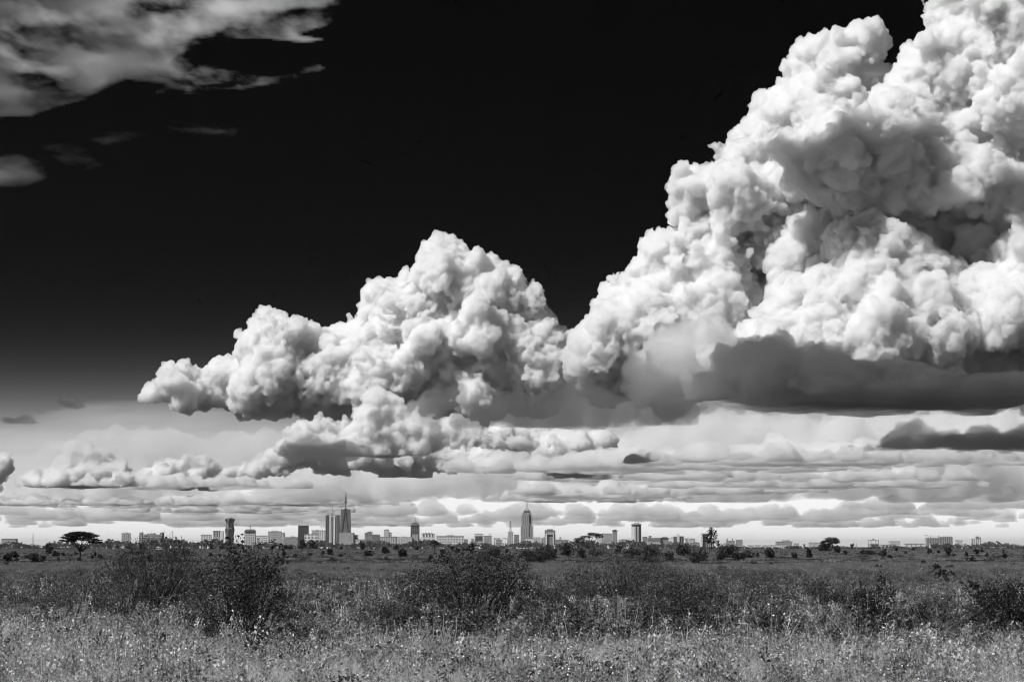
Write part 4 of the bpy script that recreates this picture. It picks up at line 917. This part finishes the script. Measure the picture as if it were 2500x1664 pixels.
# --- distant woods in front of the city: too many to count, one mass
rng = np.random.default_rng(12)
kinds = []
prof = [(-100, 12), (0, 15), (100, 15), (160, 16), (280, 20), (330, 18), (400, 24), (440, 26), (480, 22), (560, 18), (650, 15), (700, 13), (760, 17), (820, 16), (900, 16), (1020, 20), (1070, 18), (1150, 14), (1220, 12), (1300, 16), (1400, 18), (1500, 19), (1600, 16), (1700, 10), (1760, 9), (1850, 5), (1960, 8), (2100, 6), (2250, 9), (2320, 13), (2400, 15), (2500, 14), (2600, 12)]
pu, ph = np.array(prof).T
def wood_tree(rng, h, w_):
    n = 70
    pf = [(rng.uniform(-.4, .4) * w_, rng.uniform(-.4, .4) * w_, h * rng.uniform(.5, .8), w_ * .4, w_ * .4, h * .2) for _ in range(4)] + [(0, 0, h * .4, w_ * .45, w_ * .45, h * .32)]
    return leaves(rng, in_puffs(rng, pf, n, .3), max(h * .24, 1.8))
allp = []
for k in range(2600):
    u = rng.uniform(-150, 2650); D = rng.uniform(2600, 5600)
    hp = np.interp(u, pu, ph) * rng.uniform(.6, 1.3) * (.9 + .2 * math.sin(u * .05))
    h = max(hp * D / F - 1.0, 3.0); h = min(h, 26)
    v, f = wood_tree(rng, h, h * rng.uniform(.7, 1.2))
    allp.append((v + np.array([(u - 1250) / F * D, D, .4]), f))
tag(link('distant_woods', mesh_np('distant_woods', *merge(allp)), L_BLACK and leaf_mat('haze_paled_foliage', .07, .15)), 'hazy belt of trees between the plain and the city', 'trees', kind='stuff')  # foliage tone raised to stand in for haze over the woods
# ------------------------------------------------------------------ grass and weeds (nobody could count them): clumps spread over the plain
def blades(rng, n, h, spread, wd, lean=.35, segs=2):
    V = []; Fc = []
    for _ in range(n):
        a = rng.uniform(0, 2 * math.pi); r = spread * math.sqrt(rng.uniform())
        b = np.array([r * math.cos(a), r * math.sin(a), 0]); hh = h * rng.uniform(.5, 1.15)
        d = rng.normal(0, lean, 2) * hh; t_ = rng.uniform(0, 2 * math.pi); sd = np.array([math.cos(t_), math.sin(t_), 0]) * wd * .5
        o = len(V)
        for k in range(segs + 1):
            q = k / segs; p = b + np.array([d[0] * q * q, d[1] * q * q, hh * q * (1 - .15 * q)])
            w_ = (1 - q * .85); V += [p - sd * w_, p + sd * w_]
        Fc += [(o + 2 * k, o + 2 * k + 1, o + 2 * k + 3, o + 2 * k + 2) for k in range(segs)]
    return np.array(V), np.array(Fc)
def clump_obj(name, mats):
    """mats: list of ((V, F), material); not linked to the scene, only spread by the nodes below"""
    V, Fc = merge([p for p, _ in mats]); me = mesh_np(name, V, Fc)
    idx = []
    for k, (p, m) in enumerate(mats): me.materials.append(m); idx += [k] * len(p[1])
    me.polygons.foreach_set('material_index', np.array(idx, np.int32)); me.update()
    return bpy.data.objects.new(name, me)
def weed(rng, h, nst=5, leaf=.045, nl=26, nf=7, lm=None, fs=.03, sm=None):
    st = []; P = []; Fp = []
    for _ in range(nst):
        b = np.array([rng.normal(0, .12), rng.normal(0, .12), 0]); e = b + np.array([rng.normal(0, .16) * h, rng.normal(0, .16) * h, h * rng.uniform(.7, 1.15)])
        pth = wig(rng, b, e, 4, .12); st.append(tube(pth, .008, .004, 3))
        for _ in range(nl):
            q = rng.uniform(.25, 1); i = min(int(q * 4), 3); P.append(pth[i] + (pth[i + 1] - pth[i]) * (q * 4 - i) + rng.normal(0, .035, 3))
        for _ in range(nf): Fp.append(e + rng.normal(0, .06, 3) * (1, 1, .6))
    out = [(merge(st), sm or L_WEED), (leaves(rng, np.array(P), leaf * rng.uniform(.7, 1.4, len(P)), .9), lm or L_WEED)]
    if nf: out.append((leaves(rng, np.array(Fp), fs, 1.8), L_FLOWER))
    return out
rg = np.random.default_rng(31)
SRC = {
    'dry_grass': [clump_obj('grass_clump', [(blades(rg, 56, rg.uniform(.4, .8), .32, .013, (.4, .8, 1.2, .6)[k_]), L_STRAW)]) for k_ in range(4)],
    'tall_stalks': [clump_obj('stalk_clump', [(blades(rg, 5, rg.uniform(1.0, 1.35), .2, .016, .18, 3), L_STRAW), (blades(rg, 16, .5, .2, .012), L_STRAW)]) for _ in range(3)],
    'flowering_weeds': [clump_obj('weed_clump', weed(rg, rg.uniform(.6, 1.05), 7, .06, 34, (0, 3, 0, 0, 1, 0)[k % 6], (L_PALE, L_WEED, L_PALE, L_PALE, L_WEED, L_PALE)[k % 6], .028, (L_STRAW, None)[k % 2])) for k in range(6)],
    'green_weeds': [clump_obj('weed_clump', weed(rg, rg.uniform(.45, .8), 9, .06, 44, 0) + ([(blades(rg, 20, .5, .25, .011, .5), L_PLAIN)] if k % 2 else [])) for k in range(6)],
    'seed_stalks': [clump_obj('weed_clump', weed(rg, rg.uniform(1.0, 1.45), 4, .055, 26, 1, L_PALE, .03, L_STRAW)) for k in range(4)],
    'low_mounds': [clump_obj('mound_clump', [(leaves(rg, in_puffs(rg, [(0, 0, .35, .7, .7, .5), (.5, .2, .3, .5, .5, .4), (-.4, -.1, .4, .5, .5, .35)], 1300, .55), .06, .8), (L_WEED, L_MID, L_WEED)[k]), (leaves(rg, in_puffs(rg, [(0, 0, .75, .5, .5, .15)], (60, 10, 90)[k], .8), .035), L_PALE)]) for k in range(3)],
    'plain_grass': [clump_obj('grass_clump', [(blades(rg, 60, .42, .45, .018, .4), L_PLAIN)]) for _ in range(4)],
    'far_grass': [clump_obj('grass_clump', [(blades(rg, 60, .2, .9, .05, .5), L_PLAIN)]) for _ in range(3)],
    'dark_undergrowth': [clump_obj('scrub_clump', [(leaves(rg, in_puffs(rg, [(0, 0, .35, .45, .45, .35), (.3, .1, .3, .35, .3, .3), (-.25, 0, .55, .25, .25, .25)], 420, .3), .075, .7), L_UNDER)]) for k in range(4)],
    'low_scrub': [clump_obj('scrub_clump', [(leaves(rg, in_puffs(rg, [(0, 0, .22, .5, .5, .25), (.25, .1, .3, .3, .3, .2)], 130, .3), .14), L_DARK)]) for _ in range(3)],
}
def spread(name, label, cat, P, scl, seed, src):
    """one object of vertices; its nodes stand a turned and scaled clump on each"""
    me = bpy.data.meshes.new(name); me.vertices.add(len(P)); me.vertices.foreach_set('co', np.asarray(P, np.float32).ravel())
    rng = np.random.default_rng(seed)
    for nm, arr in (('turn', rng.uniform(0, 6.283, len(P))), ('size', scl)):
        at_ = me.attributes.new(nm, 'FLOAT', 'POINT'); at_.data.foreach_set('value', np.asarray(arr, np.float32))
    at_ = me.attributes.new('pick', 'INT', 'POINT'); at_.data.foreach_set('value', rng.integers(0, len(src), len(P)).astype(np.int32))
    me.update(); ob = link(name, me)
    ng = bpy.data.node_groups.new('spread_' + name, 'GeometryNodeTree')
    ng.interface.new_socket('Geometry', in_out='INPUT', socket_type='NodeSocketGeometry'); ng.interface.new_socket('Geometry', in_out='OUTPUT', socket_type='NodeSocketGeometry')
    N = ng.nodes; Lk = ng.links
    gi = N.new('NodeGroupInput'); go = N.new('NodeGroupOutput'); ip = N.new('GeometryNodeInstanceOnPoints'); jn = N.new('GeometryNodeJoinGeometry')
    for so in reversed(src):
        oi = N.new('GeometryNodeObjectInfo'); oi.inputs['Object'].default_value = so; oi.inputs['As Instance'].default_value = True
        Lk.new(oi.outputs['Geometry'], jn.inputs[0])
    def attr(nm, tp):
        a = N.new('GeometryNodeInputNamedAttribute'); a.data_type = tp; a.inputs[0].default_value = nm
        return [o for o in a.outputs if o.enabled][0]
    cx = N.new('ShaderNodeCombineXYZ'); Lk.new(attr('turn', 'FLOAT'), cx.inputs[2])
    er = N.new('FunctionNodeEulerToRotation'); Lk.new(cx.outputs[0], er.inputs[0])
    Lk.new(gi.outputs[0], ip.inputs['Points']); Lk.new(jn.outputs[0], ip.inputs['Instance'])
    ip.inputs['Pick Instance'].default_value = True
    Lk.new(attr('pick', 'INT'), ip.inputs['Instance Index']); Lk.new(er.outputs[0], ip.inputs['Rotation']); Lk.new(attr('size', 'FLOAT'), ip.inputs['Scale'])
    Lk.new(ip.outputs[0], go.inputs[0])
    ob.modifiers.new('spread', 'NODES').node_group = ng
    return tag(ob, label, cat, kind='stuff')
def scatter(rng, n, D0, D1, keep=None, margin=1.25, clear=False):
    D = np.sqrt(rng.uniform(D0 ** 2, D1 ** 2, n)); x = rng.uniform(-1, 1, n) * D * (1250 / F) * margin
    if keep is not None:
        pr = keep(x, D)
        if clear:
            m = np.zeros(n, bool)
            for bx, bD, hw in CLEAR: m |= (np.abs(x - bx * D / bD) < hw * D / bD) & (D > bD - 13) & (D < bD + 1.5)
            pr = pr * np.where(m, .22, 1)
        k = rng.uniform(0, 1, n) < pr; D, x = D[k], x[k]
    z = gz(np.hypot(x, D)) + ground_bump(x, D) * np.minimum(1, 300 / D) * (np.hypot(x, D) < 400)
    return np.stack([x, D, z - .02], -1)
def patch(x, y, s, ph=0):
    return .5 + .25 * (np.sin(x / s + 1.7 + ph) * np.sin(y / s * .8 + ph) + np.sin(x / s * 2.3 + y / s * 1.9 + ph) )
rg = np.random.default_rng(8)
lin = lambda D, a, b: np.clip((b - D) / (b - a), 0, 1)
def go(name, label, cat, n, D0, D1, lo, hi, keep=None, seed=1, margin=1.2):
    P = scatter(rg, n, D0, D1, keep, margin, name in ('dry_grass', 'tall_stalks', 'flowering_weeds', 'green_weeds', 'seed_stalks'))
    return spread(name, label, cat, P, rg.uniform(lo, hi, len(P)), seed, SRC[name])
near = lambda x, D, a, b: lin(D + np.minimum(x + 2, 0) * 1.3, a, b)          # the pale strip is broader on the left
go('dry_grass', 'pale dry grass in the foreground', 'grass', 42000, 28, 62, .6, 1.2, lambda x, D: np.clip(near(x, D, 39, 50) * (.6 + 1.0 * patch(x, D, 3)), .02, 1), 1)
go('tall_stalks', 'tall dry stalks standing above the foreground grass', 'grass', 1500, 33, 85, .7, 1.25, lambda x, D: lin(D, 40, 90) * patch(x, D, 4, 2), 2)
go('flowering_weeds', 'pale leafed flowering weeds in the foreground', 'weeds', 36000, 28, 100, .5, 1.1, lambda x, D: np.clip(lin(D, 50, 105) * np.clip(patch(x, D, 5, 1) * 2.0 - .7 + .5 * np.clip((x - 6) / 5, 0, 1), .03, .6) + .9 * near(x, D, 37, 46) * np.clip(patch(x, D, 2.5, 3) * 1.6 - .2, .15, 1), 0, 1), 3)
go('green_weeds', 'grey green weeds covering the near plain', 'weeds', 30000, 39, 135, .5, 1.3, lambda x, D: np.clip(.25 + .75 * patch(x, D, 9, 4), 0, 1) * lin(D, 80, 140), 4)
go('dark_undergrowth', 'dark leafy undergrowth between the near weeds', 'weeds', 17000, 35, 160, .4, 1.45, lambda x, D: np.clip(patch(x, D, 4.5, 5) * 2.4 - .8, .02, 1) * (1 - .85 * near(x, D, 38, 46)) * lin(D, 56, 92), 8)
go('seed_stalks', 'tall stalks with pale leaf clusters in the foreground', 'weeds', 2200, 33, 80, .65, 1.15, lambda x, D: np.clip(patch(x, D, 4, 7) * 1.6 - .4, .03, 1) * lin(D, 46, 84), 9)
go('low_mounds', 'low rounded scrub mounds spread over the near plain', 'scrub', 1700, 44, 170, .5, 1.35, lambda x, D: np.clip(patch(x, D, 11, 6) * 1.5 - .3, .06, 1), 10)
go('plain_grass', 'grey grass of the middle plain', 'grass', 42000, 55, 280, .7, 1.5, None, 5)
go('far_grass', 'grey grass of the far plain', 'grass', 52000, 220, 2600, .8, 2.2, None, 6, 1.12)
go('low_scrub', 'low dark scrub dotted over the plain', 'scrub', 6500, 85, 1900, .4, 1.5, lambda x, D: np.clip(patch(x, D, 40, 3), .15, 1), 7, 1.1)
# --- white minibus on the far track
vx = (393 - 1250) / F * 1450
van = tag(empty('van', (vx, 1450, float(gz(1450)) + .1), R(12)), 'white safari minibus with dark windows parked far out on the plain at left', 'van')
b_ = Bm().prism([(-2.3, -.95), (2.3, -.95), (2.3, .95), (-2.3, .95)], .45, 1.35).prism([(-2.25, -.93), (1.6, -.93), (1.6, .93), (-2.25, .93)], 1.352, 2.25, [(-2.1, -.82), (1.1, -.82), (1.1, .82), (-2.1, .82)])
b_.build('body', M_WHITE, van)
for y in (-.915, .915): Bm().box(-1.9, 1.2, y - .03, y + .03, 1.42, 1.95).build('side_window', M_BLACK, van)
Bm().prism([(1.63, -.8), (1.67, -.8), (1.67, .8), (1.63, .8)], 1.4, 2.1, [(1.2, -.75), (1.24, -.75), (1.24, .75), (1.2, .75)]).build('windscreen', M_BLACK, van)
Bm().box(-2.1, .9, -.6, .6, 2.27, 2.5).build('roof_hatch', M_WHITE, van)
V_, F_ = ico(2)
for x in (-1.5, 1.5):
    for y in (-.85, .85): link('wheel', mesh_np('wheel', V_ * (.36, .14, .36), F_), M_BLACK, van, (x, y, .36))
# --- two birds far up over the right of the plain
for k, (u, v) in enumerate(((2178, 1209), (2191, 1189))):
    p = at(u, v, 420)
    r = tag(empty('bird', tuple(p), R(30 + 50 * k)), ('dark bird flying above the right of the skyline, lower one of the two', 'dark bird flying above the right of the skyline, upper one of the two')[k], 'bird')
    V_, F_ = ico(2); link('body', mesh_np('body', V_ * (.2, .06, .06), F_), M_BLACK, r)
    for sd in (-1, 1):
        w_ = bpy.data.meshes.new('wing'); w_.from_pydata([(.1, sd * .03, .02), (-.08, sd * .03, .02), (-.05, sd * .25, .1), (.08, sd * .22, .1), (-.06, sd * .42, .03), (.1, sd * .03, .035), (-.08, sd * .03, .035), (-.05, sd * .25, .112), (.08, sd * .22, .112)], [], [(0, 1, 2, 3), (3, 2, 4), (5, 6, 7, 8), (8, 7, 4)]); link('wing', w_, M_BLACK, r)
cam.data.dof.use_dof = True; cam.data.dof.focus_distance = 75; cam.data.dof.aperture_fstop = 8
c = sc.cycles
c.use_denoising = True; c.denoiser = 'OPENIMAGEDENOISE'
c.max_bounces = 17; c.volume_bounces = 15; c.diffuse_bounces = 3; c.glossy_bounces = 2; c.transmission_bounces = 4; c.transparent_max_bounces = 8
c.use_adaptive_sampling = True; c.adaptive_threshold = .03; c.adaptive_min_samples = 24
c.volume_max_steps = 64
c.filter_width = 1.15
